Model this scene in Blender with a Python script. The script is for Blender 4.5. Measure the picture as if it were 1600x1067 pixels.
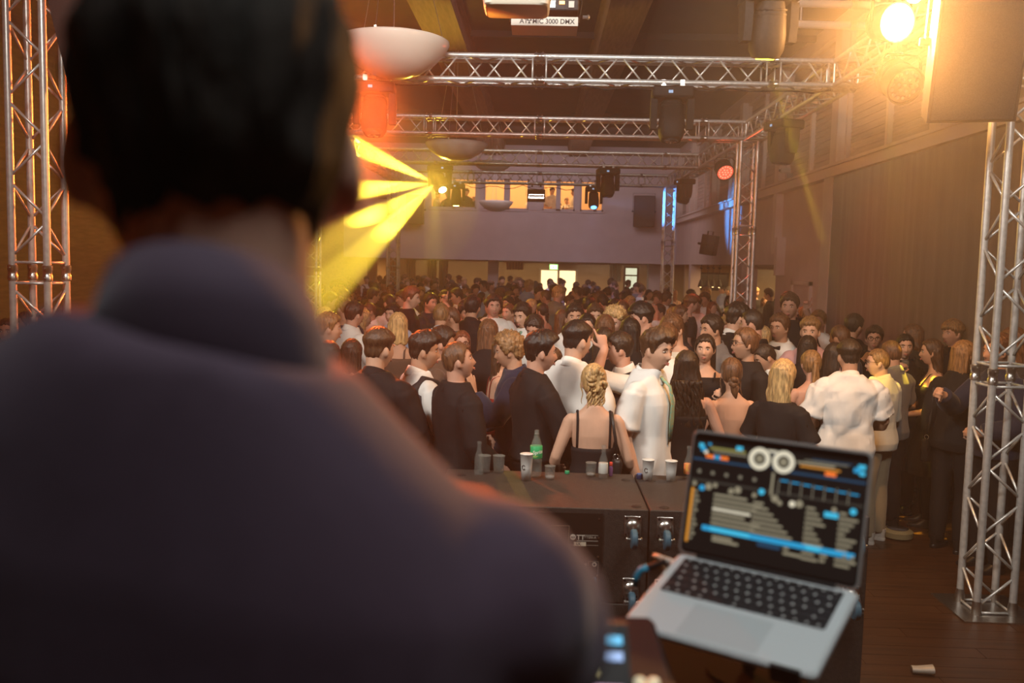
import bpy, bmesh, math, random
import numpy as np
from mathutils import Vector, Matrix, Euler

for _o in list(bpy.data.objects):
    bpy.data.objects.remove(_o, do_unlink=True)
SC = bpy.context.scene
COL = SC.collection
RND = random.Random(11)
NPR = np.random.RandomState(5)

# ------------------------------------------------------------------ camera
FPX, CXP, CYP, CAMZ = 1400.0, 800.0, 533.5, 2.3
_fw = Vector(((844 - CXP) / FPX, -(413 - CYP) / FPX, -1.0)).normalized()   # world +Y seen in the camera
_up = Vector((0.026, 1.0, 0.0)); _up = (_up - _fw * _up.dot(_fw)).normalized()
_rt = _fw.cross(_up)
CAMROT = Matrix((_rt, _fw, _up))            # camera -> world
cam_d = bpy.data.cameras.new('camera')
cam_d.sensor_width = 36.0
cam_d.lens = 36.0 * FPX / 1600.0
cam_d.clip_start = 0.05
cam_d.clip_end = 200.0
cam_d.dof.use_dof = True
cam_d.dof.focus_distance = 7.5
cam_d.dof.aperture_fstop = 2.8
cam = bpy.data.objects.new('camera', cam_d)
COL.objects.link(cam)
cam.matrix_world = Matrix.Translation((0, 0, CAMZ)) @ CAMROT.to_4x4()
SC.camera = cam


def at(px, py, d):
    """world point at depth y = d that the photograph shows at pixel (px, py)"""
    r = CAMROT @ Vector(((px - CXP) / FPX, -(py - CYP) / FPX, -1.0))
    return Vector((0, 0, CAMZ)) + r * (d / r.y)


# ------------------------------------------------------------------ render look
SC.view_settings.view_transform = 'Standard'
SC.view_settings.look = 'None'
SC.view_settings.gamma = 1.0
SC.view_settings.exposure = 0.0
SC.view_settings.use_curve_mapping = False
cy = SC.cycles
cy.use_denoising = True
cy.max_bounces = 5
cy.diffuse_bounces = 2
cy.glossy_bounces = 2
cy.transmission_bounces = 5
cy.transparent_max_bounces = 8
cy.volume_bounces = 0
cy.sample_clamp_indirect = 2.0
cy.sample_clamp_direct = 30.0
cy.use_light_tree = True
cy.caustics_reflective = False
cy.caustics_refractive = False

world = bpy.data.worlds.new('world')
SC.world = world
world.use_nodes = True
world.node_tree.nodes['Background'].inputs[0].default_value = (0.30, 0.24, 0.30, 1)
world.node_tree.nodes['Background'].inputs[1].default_value = 0.02


# thin stage haze everywhere in the hall
_wv = world.node_tree.nodes.new('ShaderNodeVolumeScatter')
_wv.inputs['Density'].default_value = 0.0072
_wv.inputs['Anisotropy'].default_value = 0.38
world.node_tree.links.new(_wv.outputs[0], world.node_tree.nodes['World Output'].inputs['Volume'])


# ------------------------------------------------------------------ lights
def light(kind, name, loc, target, power, color, **kw):
    d = bpy.data.lights.new(name, kind)
    d.energy = power
    d.color = color
    for k, v in kw.items():
        setattr(d, k, v)
    o = bpy.data.objects.new(name, d)
    o.location = loc
    if target is not None:
        o.rotation_euler = (Vector(target) - Vector(loc)).to_track_quat('-Z', 'Y').to_euler()
    COL.objects.link(o)
    return o


def R(a):
    return math.radians(a)


# stage wash lamps over the stage edge, turned to the dance floor
light('AREA', 'stage_wash', (-2.4, 2.6, 4.9), (0.6, 8.0, 1.0), 78, (1.0, 0.92, 0.82), shape='RECTANGLE', size=1.2, size_y=0.5, spread=R(100))
light('AREA', 'stage_wash', (1.9, 2.6, 4.9), (1.2, 8.0, 1.0), 50, (1.0, 0.92, 0.82), shape='RECTANGLE', size=1.2, size_y=0.5, spread=R(100))
# work lamp over the booth
light('AREA', 'booth_lamp', (0.5, 0.4, 5.2), (0.2, 1.0, 1.6), 14.5, (0.92, 0.99, 0.98), shape='RECTANGLE', size=1.2, size_y=0.8, spread=R(75))
light('AREA', 'stage_wash', (-0.4, 2.4, 5.0), (0.2, 14.0, 4.1), 40, (1.0, 0.93, 0.86), shape='RECTANGLE', size=1.2, size_y=0.4, spread=R(60))  # added fill aimed up at the rig to brighten the far trusses
# added overhead fill in place of bounced ambient light in the hall
light('AREA', 'hall_fill', (0.0, 14.0, 6.0), (0.0, 14.0, 0.0), 22, (1.0, 0.76, 0.80), shape='RECTANGLE', size=6.0, size_y=12.0)
light('AREA', 'hall_fill', (-0.5, 25.5, 5.8), (-0.5, 29.5, 2.0), 150, (0.98, 0.78, 0.86), shape='RECTANGLE', size=7.0, size_y=3.0)
# gallery room behind the upper windows
light('AREA', 'gallery_light', (-0.9, 32.6, 6.05), (-0.9, 32.9, 0.0), 430, (1.0, 0.50, 0.18), shape='RECTANGLE', size=6.5, size_y=2.0)
# foyer under the gallery and the bar room to the right
light('AREA', 'foyer_light', (-2.5, 37.0, 2.35), (-2.5, 37.0, 0.0), 650, (1.0, 0.58, 0.20), shape='RECTANGLE', size=6.0, size_y=4.0)
light('AREA', 'foyer_light', (3.0, 39.0, 2.35), (3.0, 39.0, 0.0), 260, (1.0, 0.66, 0.34), shape='RECTANGLE', size=3.0, size_y=4.0)
light('AREA', 'bar_light', (6.6, 23.5, 2.3), (6.6, 23.5, 0.0), 330, (1.0, 0.60, 0.24), shape='RECTANGLE', size=2.4, size_y=6.0)
# ------------------------------------------------------------------ materials
MATS = {}


def _n(nt, t, **kw):
    n = nt.nodes.new(t)
    for k, v in kw.items():
        setattr(n, k, v)
    return n


def mat(name, col, rough=0.6, metal=0.0, noise=0.0, nscale=20.0, bump=0.0, bscale=60.0, stretch=None,
        emit=None, estr=0.0, trans=0.0, ior=1.45, alpha=1.0, sheen=0.0, coat=0.0, spec=0.5, sample=True, dark=None):
    """Principled material; noise > 0 mixes procedural colour variation in, bump > 0 adds fine relief"""
    if name in MATS:
        return MATS[name]
    m = bpy.data.materials.new(name)
    m.use_nodes = True
    nt = m.node_tree
    b = nt.nodes['Principled BSDF']
    b.inputs['Base Color'].default_value = (*col, 1)
    b.inputs['Roughness'].default_value = rough
    b.inputs['Metallic'].default_value = metal
    b.inputs['IOR'].default_value = ior
    b.inputs['Specular IOR Level'].default_value = spec
    b.inputs['Transmission Weight'].default_value = trans
    b.inputs['Alpha'].default_value = alpha
    b.inputs['Sheen Weight'].default_value = sheen
    b.inputs['Coat Weight'].default_value = coat
    if emit is not None:
        b.inputs['Emission Color'].default_value = (*emit, 1)
        b.inputs['Emission Strength'].default_value = estr
    if noise > 0 or bump > 0:
        tc = _n(nt, 'ShaderNodeTexCoord')
        mp = _n(nt, 'ShaderNodeMapping')
        nt.links.new(tc.outputs['Object'], mp.inputs['Vector'])
        if stretch:
            mp.inputs['Scale'].default_value = stretch
        if noise > 0:
            nz = _n(nt, 'ShaderNodeTexNoise')
            nz.inputs['Scale'].default_value = nscale
            nz.inputs['Detail'].default_value = 4
            nt.links.new(mp.outputs[0], nz.inputs['Vector'])
            mx = _n(nt, 'ShaderNodeMix', data_type='RGBA')
            lo = dark if dark else tuple(c * (1 - noise) for c in col)
            hi = tuple(min(1, c * (1 + noise)) for c in col)
            mx.inputs[6].default_value = (*lo, 1)
            mx.inputs[7].default_value = (*hi, 1)
            rp = _n(nt, 'ShaderNodeMapRange')
            rp.inputs[1].default_value = 0.3
            rp.inputs[2].default_value = 0.7
            nt.links.new(nz.outputs['Fac'], rp.inputs[0])
            nt.links.new(rp.outputs[0], mx.inputs[0])
            nt.links.new(mx.outputs[2], b.inputs['Base Color'])
        if bump > 0:
            n2 = _n(nt, 'ShaderNodeTexNoise')
            n2.inputs['Scale'].default_value = bscale
            n2.inputs['Detail'].default_value = 3
            nt.links.new(mp.outputs[0], n2.inputs['Vector'])
            bp = _n(nt, 'ShaderNodeBump')
            bp.inputs['Strength'].default_value = bump
            bp.inputs['Distance'].default_value = 0.01
            nt.links.new(n2.outputs['Fac'], bp.inputs['Height'])
            nt.links.new(bp.outputs[0], b.inputs['Normal'])
    if not sample:
        m.cycles.emission_sampling = 'NONE'
    MATS[name] = m
    return m


M_ALU = mat('truss_aluminium', (0.74, 0.75, 0.73), 0.36, 0.6, noise=0.12, nscale=30)
M_BLACK = mat('black_plastic', (0.018, 0.017, 0.017), 0.62, noise=0.3, nscale=40, spec=0.28)
M_BLACKG = mat('black_glossy', (0.012, 0.012, 0.012), 0.18)
M_STEEL = mat('zinc_steel', (0.6, 0.6, 0.58), 0.3, 1.0, noise=0.1, nscale=60)
M_CHROME = mat('chrome', (0.8, 0.8, 0.8), 0.12, 1.0)
M_LENS = mat('lens_glass', (0.05, 0.06, 0.08), 0.05, coat=1.0)


# ------------------------------------------------------------------ mesh building
class MB:
    def __init__(self):
        self.v = []
        self.f = []
        self.m = []
        self.n = 0

    def add(self, verts, faces, mi=0):
        verts = np.asarray(verts, float).reshape(-1, 3)
        b = self.n
        self.v.append(verts)
        self.n += len(verts)
        for f in faces:
            self.f.append(tuple(i + b for i in f))
            self.m.append(mi)
        return self

    def box(self, x0, x1, y0, y1, z0, z1, mi=0):
        return self.add([(x0, y0, z0), (x1, y0, z0), (x1, y1, z0), (x0, y1, z0), (x0, y0, z1), (x1, y0, z1), (x1, y1, z1), (x0, y1, z1)],
                        [(0, 3, 2, 1), (4, 5, 6, 7), (0, 1, 5, 4), (1, 2, 6, 5), (2, 3, 7, 6), (3, 0, 4, 7)], mi)

    def rbox(self, x0, x1, y0, y1, z0, z1, r, mi=0, axis='z', seg=3):
        """box with rounded vertical (or other axis) edges and a small chamfer on both ends"""
        def ring(off, s):
            pts = []
            if axis == 'z':
                a0, a1, b0, b1 = x0, x1, y0, y1
            elif axis == 'y':
                a0, a1, b0, b1 = x0, x1, z0, z1
            else:
                a0, a1, b0, b1 = y0, y1, z0, z1
            rr = max(r - s, 1e-4)
            for cx_, cy_, st in ((a1 - r, b1 - r, 0), (a0 + r, b1 - r, 90), (a0 + r, b0 + r, 180), (a1 - r, b0 + r, 270)):
                for k in range(seg + 1):
                    a = R(st + 90 * k / seg)
                    p, q = cx_ + rr * math.cos(a), cy_ + rr * math.sin(a)
                    pts.append((p, q, off) if axis == 'z' else (p, off, q) if axis == 'y' else (off, p, q))
            return pts
        lo, hi = (z0, z1) if axis == 'z' else (y0, y1) if axis == 'y' else (x0, x1)
        c = min(r * 0.5, (hi - lo) * 0.3)
        rings = [ring(lo, c), ring(lo + c, 0), ring(hi - c, 0), ring(hi, c)]
        n = len(rings[0])
        F = []
        for k in range(3):
            for i in range(n):
                j = (i + 1) % n
                q = (k * n + i, k * n + j, (k + 1) * n + j, (k + 1) * n + i)
                F.append(q if axis != 'y' else q[::-1])
        bt = tuple(range(n))[::-1]
        tp = tuple(range(3 * n, 4 * n))
        F += [bt, tp] if axis != 'y' else [bt[::-1], tp[::-1]]
        return self.add([p for q in rings for p in q], F, mi)

    def tube(self, path, rad, n=10, ref=(0, 0, 1), cap=True, mi=0, exp=2.0):
        """swept closed tube; rad: number, list of numbers or list of (ra, rb)"""
        P = np.asarray(path, float)
        k = len(P)
        if np.isscalar(rad):
            rad = [rad] * k
        rad = [(r, r) if np.isscalar(r) else r for r in rad]
        T = np.zeros_like(P)
        T[1:-1] = P[2:] - P[:-2]
        T[0] = P[1] - P[0]
        T[-1] = P[-1] - P[-2]
        T /= np.linalg.norm(T, axis=1)[:, None] + 1e-12
        ref = np.asarray(ref, float)
        a = np.linspace(0, 2 * np.pi, n, endpoint=False)
        ca, sa = np.cos(a), np.sin(a)
        if exp != 2.0:
            ca = np.sign(ca) * np.abs(ca) ** (2 / exp)
            sa = np.sign(sa) * np.abs(sa) ** (2 / exp)
        V = []
        prev = None
        for i in range(k):
            if prev is None:
                r0 = ref if abs(T[i] @ ref) < 0.95 else np.array([1.0, 0, 0])
                u = np.cross(r0, T[i])
            else:
                u = prev - T[i] * (prev @ T[i])
            u /= np.linalg.norm(u) + 1e-12
            prev = u
            w = np.cross(T[i], u)
            V.append(P[i] + np.outer(ca * rad[i][0], u) + np.outer(sa * rad[i][1], w))
        V = np.concatenate(V)
        F = []
        for i in range(k - 1):
            for j in range(n):
                j2 = (j + 1) % n
                F.append((i * n + j, i * n + j2, (i + 1) * n + j2, (i + 1) * n + j))
        if cap:
            F.append(tuple(range(n))[::-1])
            F.append(tuple(range((k - 1) * n, k * n)))
        return self.add(V, F, mi)

    def cyl(self, p0, p1, r, n=10, mi=0, r2=None):
        return self.tube([p0, p1], [r, r if r2 is None else r2], n=n, mi=mi)

    def stack(self, rings, n=20, exp=2.2, mi=0, cap=True):
        """rings: (z, cx, cy, rx, ry) from the bottom up"""
        a = np.linspace(0, 2 * np.pi, n, endpoint=False)
        ca, sa = np.cos(a), np.sin(a)
        ca = np.sign(ca) * np.abs(ca) ** (2 / exp)
        sa = np.sign(sa) * np.abs(sa) ** (2 / exp)
        V = np.concatenate([np.stack([cx_ + rx * ca, cy_ + ry * sa, np.full(n, z)], 1) for z, cx_, cy_, rx, ry in rings])
        F = []
        for i in range(len(rings) - 1):
            for j in range(n):
                j2 = (j + 1) % n
                F.append((i * n + j, i * n + j2, (i + 1) * n + j2, (i + 1) * n + j))
        if cap:
            F.append(tuple(range(n))[::-1])
            F.append(tuple(range((len(rings) - 1) * n, len(rings) * n)))
        return self.add(V, F, mi)

    def lathe(self, prof, n=24, mi=0, close=False):
        """prof: (r, z) list around the z axis"""
        a = np.linspace(0, 2 * np.pi, n, endpoint=False)
        V = np.concatenate([np.stack([r * np.cos(a), r * np.sin(a), np.full(n, z)], 1) for r, z in prof])
        F = []
        m = len(prof)
        for i in range(m - 1 + (1 if close else 0)):
            i2 = (i + 1) % m
            for j in range(n):
                j2 = (j + 1) % n
                F.append((i * n + j, i * n + j2, i2 * n + j2, i2 * n + j))
        if not close:
            F.append(tuple(range(n))[::-1])
            F.append(tuple(range((m - 1) * n, m * n)))
        return self.add(V, F, mi)

    def ell(self, c, r, nu=12, nv=8, mi=0, rot=None):
        V, F = [], []
        for i in range(nv + 1):
            t = math.pi * i / nv
            for j in range(nu):
                p = 2 * math.pi * j / nu
                V.append((r[0] * math.sin(t) * math.cos(p), r[1] * math.sin(t) * math.sin(p), -r[2] * math.cos(t)))
        V = np.array(V)
        if rot is not None:
            V = V @ np.array(rot).T
        V = V + np.array(c)
        for i in range(nv):
            for j in range(nu):
                j2 = (j + 1) % nu
                F.append((i * nu + j, i * nu + j2, (i + 1) * nu + j2, (i + 1) * nu + j))
        return self.add(V, F, mi)

    def prism(self, poly, z0, z1, mi=0, axis='z'):
        """polygon (list of 2-D points, counter-clockwise) extruded along an axis"""
        n = len(poly)

        def p3(p, t):
            return (p[0], p[1], t) if axis == 'z' else (p[0], t, p[1]) if axis == 'y' else (t, p[0], p[1])
        V = [p3(p, z0) for p in poly] + [p3(p, z1) for p in poly]
        F = [tuple(range(n))[::-1], tuple(range(n, 2 * n))] + [(i, (i + 1) % n, n + (i + 1) % n, n + i) for i in range(n)]
        if axis == 'y':
            F = [f[::-1] for f in F]
        return self.add(V, F, mi)

    def mesh(self, name, smooth=False):
        me = bpy.data.meshes.new(name)
        V = np.concatenate(self.v) if self.v else np.zeros((0, 3))
        me.from_pydata(V.tolist(), [], self.f)
        if any(self.m):
            me.polygons.foreach_set('material_index', self.m)
        if smooth:
            me.polygons.foreach_set('use_smooth', [True] * len(me.polygons))
            if smooth == 'auto':
                me.set_sharp_from_angle(angle=R(40))
        me.update()
        return me


def link(name, data, parent=None, loc=(0, 0, 0), rot=(0, 0, 0), mats=None):
    o = bpy.data.objects.new(name, data)
    COL.objects.link(o)
    o.location = loc
    o.rotation_euler = rot
    if parent is not None:
        o.parent = parent
    if mats is not None and data is not None:
        if not isinstance(mats, (list, tuple)):
            mats = [mats]
        if len(data.materials) == 0:
            for m_ in mats:
                data.materials.append(m_)
    return o


def part(name, mb, m, parent=None, loc=(0, 0, 0), rot=(0, 0, 0), smooth='auto'):
    return link(name, mb.mesh(name, smooth), parent, loc, rot, m)


def tag(o, label, cat, group=None):
    o['label'] = label
    o['category'] = cat
    if group:
        o['group'] = group
    return o


def thing(name, label, cat, loc=(0, 0, 0), rot=(0, 0, 0), group=None):
    o = link(name, None, None, loc, rot)
    o.empty_display_size = 0.1
    return tag(o, label, cat, group)


def struct(name, mb, m, parent=None, smooth=False, label=None):
    o = part(name, mb, m, parent, smooth=smooth)
    if parent is None:
        o['kind'] = 'structure'
        o['label'] = label or name.replace('_', ' ')
        o['category'] = name.split('_')[0]
    return o


def copy_tree(o, parent=None):
    c = o.copy()
    COL.objects.link(c)
    if parent is not None:
        c.parent = parent
    for ch in KIDS(o):
        copy_tree(ch, c)
    return c


def KIDS(o):
    return list(o.children)


def text_mesh(txt, size, name='lettering', extrude=0.0006, bold=False):
    cu = bpy.data.curves.new(name, 'FONT')
    cu.body = txt
    cu.size = size
    cu.extrude = extrude
    cu.align_x = 'LEFT'
    if bold:
        cu.offset = size * 0.018
    ob = bpy.data.objects.new(name, cu)
    COL.objects.link(ob)
    dg = bpy.context.evaluated_depsgraph_get()
    me = bpy.data.meshes.new_from_object(ob.evaluated_get(dg))
    bpy.data.objects.remove(ob)
    return me


BATCH = []      # objects whose modifiers are baked in one go


def bake_batch():
    dg = bpy.context.evaluated_depsgraph_get()
    done = []
    for ob, post in BATCH:
        me = bpy.data.meshes.new_from_object(ob.evaluated_get(dg))
        done.append((ob, me, post))
    for ob, me, post in done:
        old = ob.data
        mats_ = [m_ for m_ in old.materials]
        ob.modifiers.clear()
        if post:
            post(me)
        me.polygons.foreach_set('use_smooth', [True] * len(me.polygons))
        if len(me.materials) == 0:
            for m_ in mats_:
                me.materials.append(m_)
        me.name = old.name
        ob.data = me
        bpy.data.meshes.remove(old)
    BATCH.clear()


def wrinkle(amp, freq, seed=0, zstretch=1.0):
    """displace a mesh along its normals with a few sine waves: folds in cloth"""
    rs = np.random.RandomState(seed)

    def f(me):
        n = len(me.vertices)
        co = np.empty(n * 3, np.float32)
        me.vertices.foreach_get('co', co)
        co = co.reshape(-1, 3)
        no = np.empty(n * 3, np.float32)
        me.vertices.foreach_get('normal', no)
        no = no.reshape(-1, 3)
        d = np.zeros(n)
        for k in range(7):
            w = rs.normal(size=3)
            w[2] *= zstretch
            w = w / np.linalg.norm(w) * freq * (0.6 + 1.0 * rs.rand())
            w2 = rs.normal(size=3) * freq * 0.5
            ph = rs.rand() * 6.28
            d += np.sin(co @ w + 1.6 * np.sin(co @ w2 + ph) + ph * 2)
        d = np.abs(d / 3.2) ** 0.8 * np.sign(d)
        co = co + no * ((d * 0.8 + 0.45) * amp)[:, None]
        me.vertices.foreach_set('co', co.astype(np.float32).ravel())
        me.update()
    return f
# ------------------------------------------------------------------ the hall
XR, XL, YB, ZC = 4.5, -6.6, 30.0, 6.2          # right wall, left wall, gallery front, ceiling
ZO = 2.40                                       # underside of the gallery
YOP = 17.3                                      # where the right wall opens to the bar room

M_WALLP = mat('wall_lilac_plaster', (0.56, 0.48, 0.50), 0.85, noise=0.05, nscale=2.0)
M_WALLR = mat('wall_right_plaster', (0.62, 0.51, 0.48), 0.85, noise=0.05, nscale=2.0)
M_TRIM = mat('trim_paint', (0.70, 0.60, 0.54), 0.7, noise=0.04, nscale=3.0)
M_CEIL = mat('ceiling_dark', (0.040, 0.034, 0.030), 0.9, noise=0.15, nscale=2.0)
M_WOODB = mat('ceiling_beam_wood', (0.20, 0.13, 0.085), 0.7, noise=0.22, nscale=6.0, stretch=(4, 0.4, 4))
M_FOYER = mat('foyer_wall', (0.42, 0.29, 0.17), 0.8, noise=0.06, nscale=2)
M_WHITEP = mat('white_paint', (0.62, 0.58, 0.52), 0.6, noise=0.04, nscale=4)
M_GLASS = mat('window_glass', (0.9, 0.95, 0.95), 0.02, trans=1.0, ior=1.05, spec=0.2, alpha=0.18)
M_DGLASS = mat('dark_window_glass', (0.10, 0.085, 0.08), 0.15)


def plank_floor():
    m = bpy.data.materials.new('floor_boards')
    m.use_nodes = True
    nt = m.node_tree
    b = nt.nodes['Principled BSDF']
    tc = _n(nt, 'ShaderNodeTexCoord')
    mp = _n(nt, 'ShaderNodeMapping')
    mp.inputs['Scale'].default_value = (0.6, 14.0, 1)
    nz = _n(nt, 'ShaderNodeTexNoise')
    nz.inputs['Scale'].default_value = 3.0
    nz.inputs['Detail'].default_value = 6
    cr = _n(nt, 'ShaderNodeValToRGB')
    cr.color_ramp.elements[0].position = 0.3
    cr.color_ramp.elements[0].color = (0.024, 0.010, 0.004, 1)
    cr.color_ramp.elements[1].position = 0.75
    cr.color_ramp.elements[1].color = (0.078, 0.033, 0.013, 1)
    nt.links.new(tc.outputs['Object'], mp.inputs[0])
    nt.links.new(mp.outputs[0], nz.inputs['Vector'])
    nt.links.new(nz.outputs[0], cr.inputs[0])
    nt.links.new(cr.outputs[0], b.inputs['Base Color'])
    b.inputs['Roughness'].default_value = 0.38
    return m


M_FLOOR = plank_floor()
floor = MB()
floor.box(-9, 9.5, -4, 46, -0.30, -0.012)
fl = struct('floor', floor, mat('floor_joint', (0.012, 0.006, 0.003), 0.7), label='dark brown wooden floor of the hall')
# boards run across the hall; each one near the stage is its own piece
_pl = MB()
_pl.box(0, 1, 0, 1, 0, 1)
me_pl = {}
yy = 3.2
k = 0
while yy < 8.6:
    w = 0.14
    xx = -5.0 + (k * 0.77) % 1.9 - 1.9
    while xx < XR - 0.02:
        L = 1.9
        x0, x1 = max(xx, -5.0), min(xx + L, XR - 0.02)
        if x1 - x0 > 0.05 and x1 > -0.2:
            key = round(x1 - x0, 2)
            if key not in me_pl:
                q = MB()
                q.box(0.0015, x1 - x0 - 0.0015, 0.0015, w - 0.0015, -0.012, 0.0)
                me_pl[key] = q.mesh('plank')
                me_pl[key].materials.append(M_FLOOR)
            link('plank', me_pl[key], fl, (x0, yy, 0.0))
        xx += L
    yy += w
    k += 1
rest = MB()
rest.box(-9, 9.5, yy, 46, -0.012, 0.0)
rest.box(-9, 9.5, -4, 3.2, -0.012, 0.0)
rest.box(-9, -0.2, 3.2, yy, -0.012, -0.0005)
rest.box(XR - 0.02, 9.5, 3.2, yy, -0.012, 0.0)
r_ = part('floorboards', rest, M_FLOOR, fl, smooth=False)
r_['kind'] = 'stuff'

c = MB()
c.box(-9, 9.5, -4.2, 46, ZC, ZC + 0.2)
struct('ceiling', c, M_CEIL, label='dark flat ceiling of the hall')
for i, (x0, x1) in enumerate(((-1.98, -1.26), (0.80, 1.48))):
    b_ = MB()
    b_.prism([(x0 + 0.06, 5.86), (x1 - 0.06, 5.86), (x1, ZC), (x0, ZC)], -4, YB, axis='y')
    struct('trim_%d' % (i + 1), b_, M_WOODB, label='broad wooden ceiling beam running along the hall, %s' % ('over the dish lamps' if i == 0 else 'right of the white strobe label'))
# cross panels between the beams
for i, y in enumerate((11.6, 15.5, 19.5, 23.5, 27.5)):
    b_ = MB()
    b_.box(XL, XR, y - 0.05, y + 0.05, ZC - 0.10, ZC)
    struct('trim_%d' % (i + 11), b_, M_CEIL, label='%s dark cross batten of the ceiling from the stage' % ('nearest', 'second', 'third', 'fourth', 'fifth', 'sixth', 'seventh', 'farthest')[i])
# air grille in the ceiling
vent = thing('ceiling_vent', 'dark slatted air grille in the ceiling beside the big moving head', 'vent', (1.75, 10.6, ZC - 0.02))
v_ = MB()
v_.box(-0.62, 0.62, -0.55, 0.55, -0.02, 0.018)
part('vent_plate', v_, M_CEIL, vent)
for i in range(7):
    v_ = MB()
    v_.box(-0.56, 0.56, -0.012, 0.02, -0.045, -0.015)
    part('slat', v_, mat('vent_slat', (0.16, 0.135, 0.11), 0.6), vent, (0, -0.42 + i * 0.14, 0))

# ---- right wall: lower part near the stage, upper part all along, opening to the bar room
w = MB()
w.box(XR, XR + 0.25, -4, YOP, 0, 3.72)
w.box(XR, XR + 0.25, YOP, YB + 0.3, ZO, 3.72)
w.box(XR, XR + 0.25, -4, YB + 0.3, 5.95, ZC)
wr = struct('wall_right', w, M_WALLR, label='lilac grey plastered right wall with upper windows')
# ledge under the upper windows
t = MB()
t.box(XR - 0.16, XR + 0.25, -4, YB, 3.72, 3.90)
t.box(XR - 0.20, XR + 0.25, -4, YB, 3.86, 3.90)
struct('trim_21', t, M_TRIM, label='long pale ledge under the upper windows of the right wall')
# upper window band: posts, frames, panes
posts = [4.4, 7.0, 10.4, 13.95, 17.2, 20.5, 23.8, 27.1, 29.8]
for i, y in enumerate(posts):
    p_ = MB()
    p_.box(XR - 0.10, XR + 0.22, y - 0.15, y + 0.15, 3.9, 5.96)
    struct('trim_%d' % (30 + i), p_, M_TRIM, wr)
for i in range(len(posts) - 1):
    y0, y1 = posts[i] + 0.15, posts[i + 1] - 0.15
    fr = MB()
    ym = (y0 + y1) / 2
    for a, b in ((y0, y0 + .06), (y1 - .06, y1), (ym - .04, ym + .04)):
        fr.box(XR + 0.02, XR + 0.12, a, b, 3.9, 5.95)
    fr.box(XR + 0.02, XR + 0.12, y0, y1, 3.9, 3.97)
    fr.box(XR + 0.02, XR + 0.12, y0, y1, 5.88, 5.95)
    wn = struct('window_%d' % (i + 1), fr, M_TRIM, label='%s upper window of the right wall with its blind down' % ('nearest', 'second', 'third', 'fourth', 'fifth', 'sixth', 'seventh', 'farthest')[i])
    for a, b in ((y0 + .06, ym - .04), (ym + .04, y1 - .06)):
        bl = MB()
        bl.box(XR + 0.10, XR + 0.13, a, b, 3.97, 5.88)
        part('pane', bl, mat('blind_cloth', (0.50, 0.41, 0.36), 0.8, noise=0.15, nscale=9, stretch=(1, 0.2, 6)), wn, smooth=False)
        if i >= 2:
            for q in range(18):
                sl = MB()
                if 'blind_slat%d' % i not in me_pl:
                    sl.box(0, 0.016, 0, b - a - 0.02, 0, 0.075)
                    me_pl['blind_slat%d' % i] = sl.mesh('blind_slat')
                    me_pl['blind_slat%d' % i].materials.append(MATS['blind_cloth'])
                link('blind_slat', me_pl['blind_slat%d' % i], wn, (XR + 0.085, a + 0.01, 3.99 + q * 0.103))
# pilaster that closes the curtain, and the white panel further back
p_ = MB()
p_.box(XR - 0.14, XR, 13.75, 14.2, 0, 3.72)
struct('trim_41', p_, M_TRIM, label='pale pilaster at the end of the brown curtain')
p_ = MB()
p_.box(XR - 0.13, XR, 17.0, 17.25, 2.6, 3.72)
p_.box(XR - 0.16, XR, 16.7, 16.86, 2.2, 2.9)
struct('trim_42', p_, M_TRIM, label='pale pipe casing on the right wall beside the bar opening')
# door with frame in the right wall behind the man in black
dr = MB()
for a, b, z0, z1 in ((14.95, 15.02, 0, 2.12), (16.0, 16.07, 0, 2.12), (14.95, 16.07, 2.05, 2.12)):
    dr.box(XR - 0.05, XR, a, b, z0, z1)
d1 = struct('door_1', dr, M_TRIM, label='pale framed door in the right wall behind the man in black')
db = MB()
db.box(XR - 0.02, XR, 15.02, 16.0, 0, 2.05)
part('door_leaf', db, M_WALLR, d1, smooth=False)

# ---- gallery front with its windows
GX0, GX1, GZ0, GZ1 = -3.85, 2.12, 4.08, 5.10
w = MB()
w.box(XL, XR, YB, YB + 0.3, ZO, GZ0)
w.box(XL, XR, YB, YB + 0.3, GZ1, ZC)
w.box(XL, GX0, YB, YB + 0.3, GZ0, GZ1)
w.box(GX1, XR, YB, YB + 0.3, GZ0, GZ1)
wb = struct('wall_back', w, M_WALLP, label='lilac grey gallery front above the crowd')
# window frames: three groups
mull = [(-3.85, -3.72), (-2.98, -2.88), (-2.17, -1.93), (-1.26, -1.06), (-0.44, 0.02), (0.47, 0.62), (1.10, 1.27), (1.72, 1.82), (2.04, 2.12)]
gal = [(mull[0][1], mull[2][0], 0), (mull[2][1], mull[4][0], 0), (mull[4][1], mull[6][0], 0), (mull[6][1], mull[8][0], 0)]
p_ = MB()
for a, b in mull[::2]:
    p_.box(a, b, YB - 0.03, YB + 0.3, GZ0, GZ1)
struct('trim_51', p_, M_WALLP, wb)
for i, (a, b, _) in enumerate(gal):
    fr = MB()
    for x0, x1, z0, z1 in ((a, b, GZ0, GZ0 + .06), (a, b, GZ1 - .06, GZ1), (a, a + .05, GZ0, GZ1), (b - .05, b, GZ0, GZ1), mull[2 * i + 1] + (GZ0, GZ1)):
        fr.box(x0, x1, YB + 0.04, YB + 0.14, z0, z1)
    fr.box(a - 0.05, b + 0.05, YB - 0.05, YB + 0.05, GZ0 - 0.05, GZ0)
    wn = struct('window_%d' % (21 + i), fr, M_WALLP, label='%s gallery window glowing orange' % ('leftmost', 'second from left', 'third from left', 'rightmost')[i])
    for x0, x1 in ((a + .05, mull[2 * i + 1][0]), (mull[2 * i + 1][1], b - .05)):
        g = MB()
        g.box(x0, x1, YB + 0.08, YB + 0.09, GZ0 + .06, GZ1 - .06)
        part('pane', g, M_GLASS, wn, smooth=False)
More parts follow.
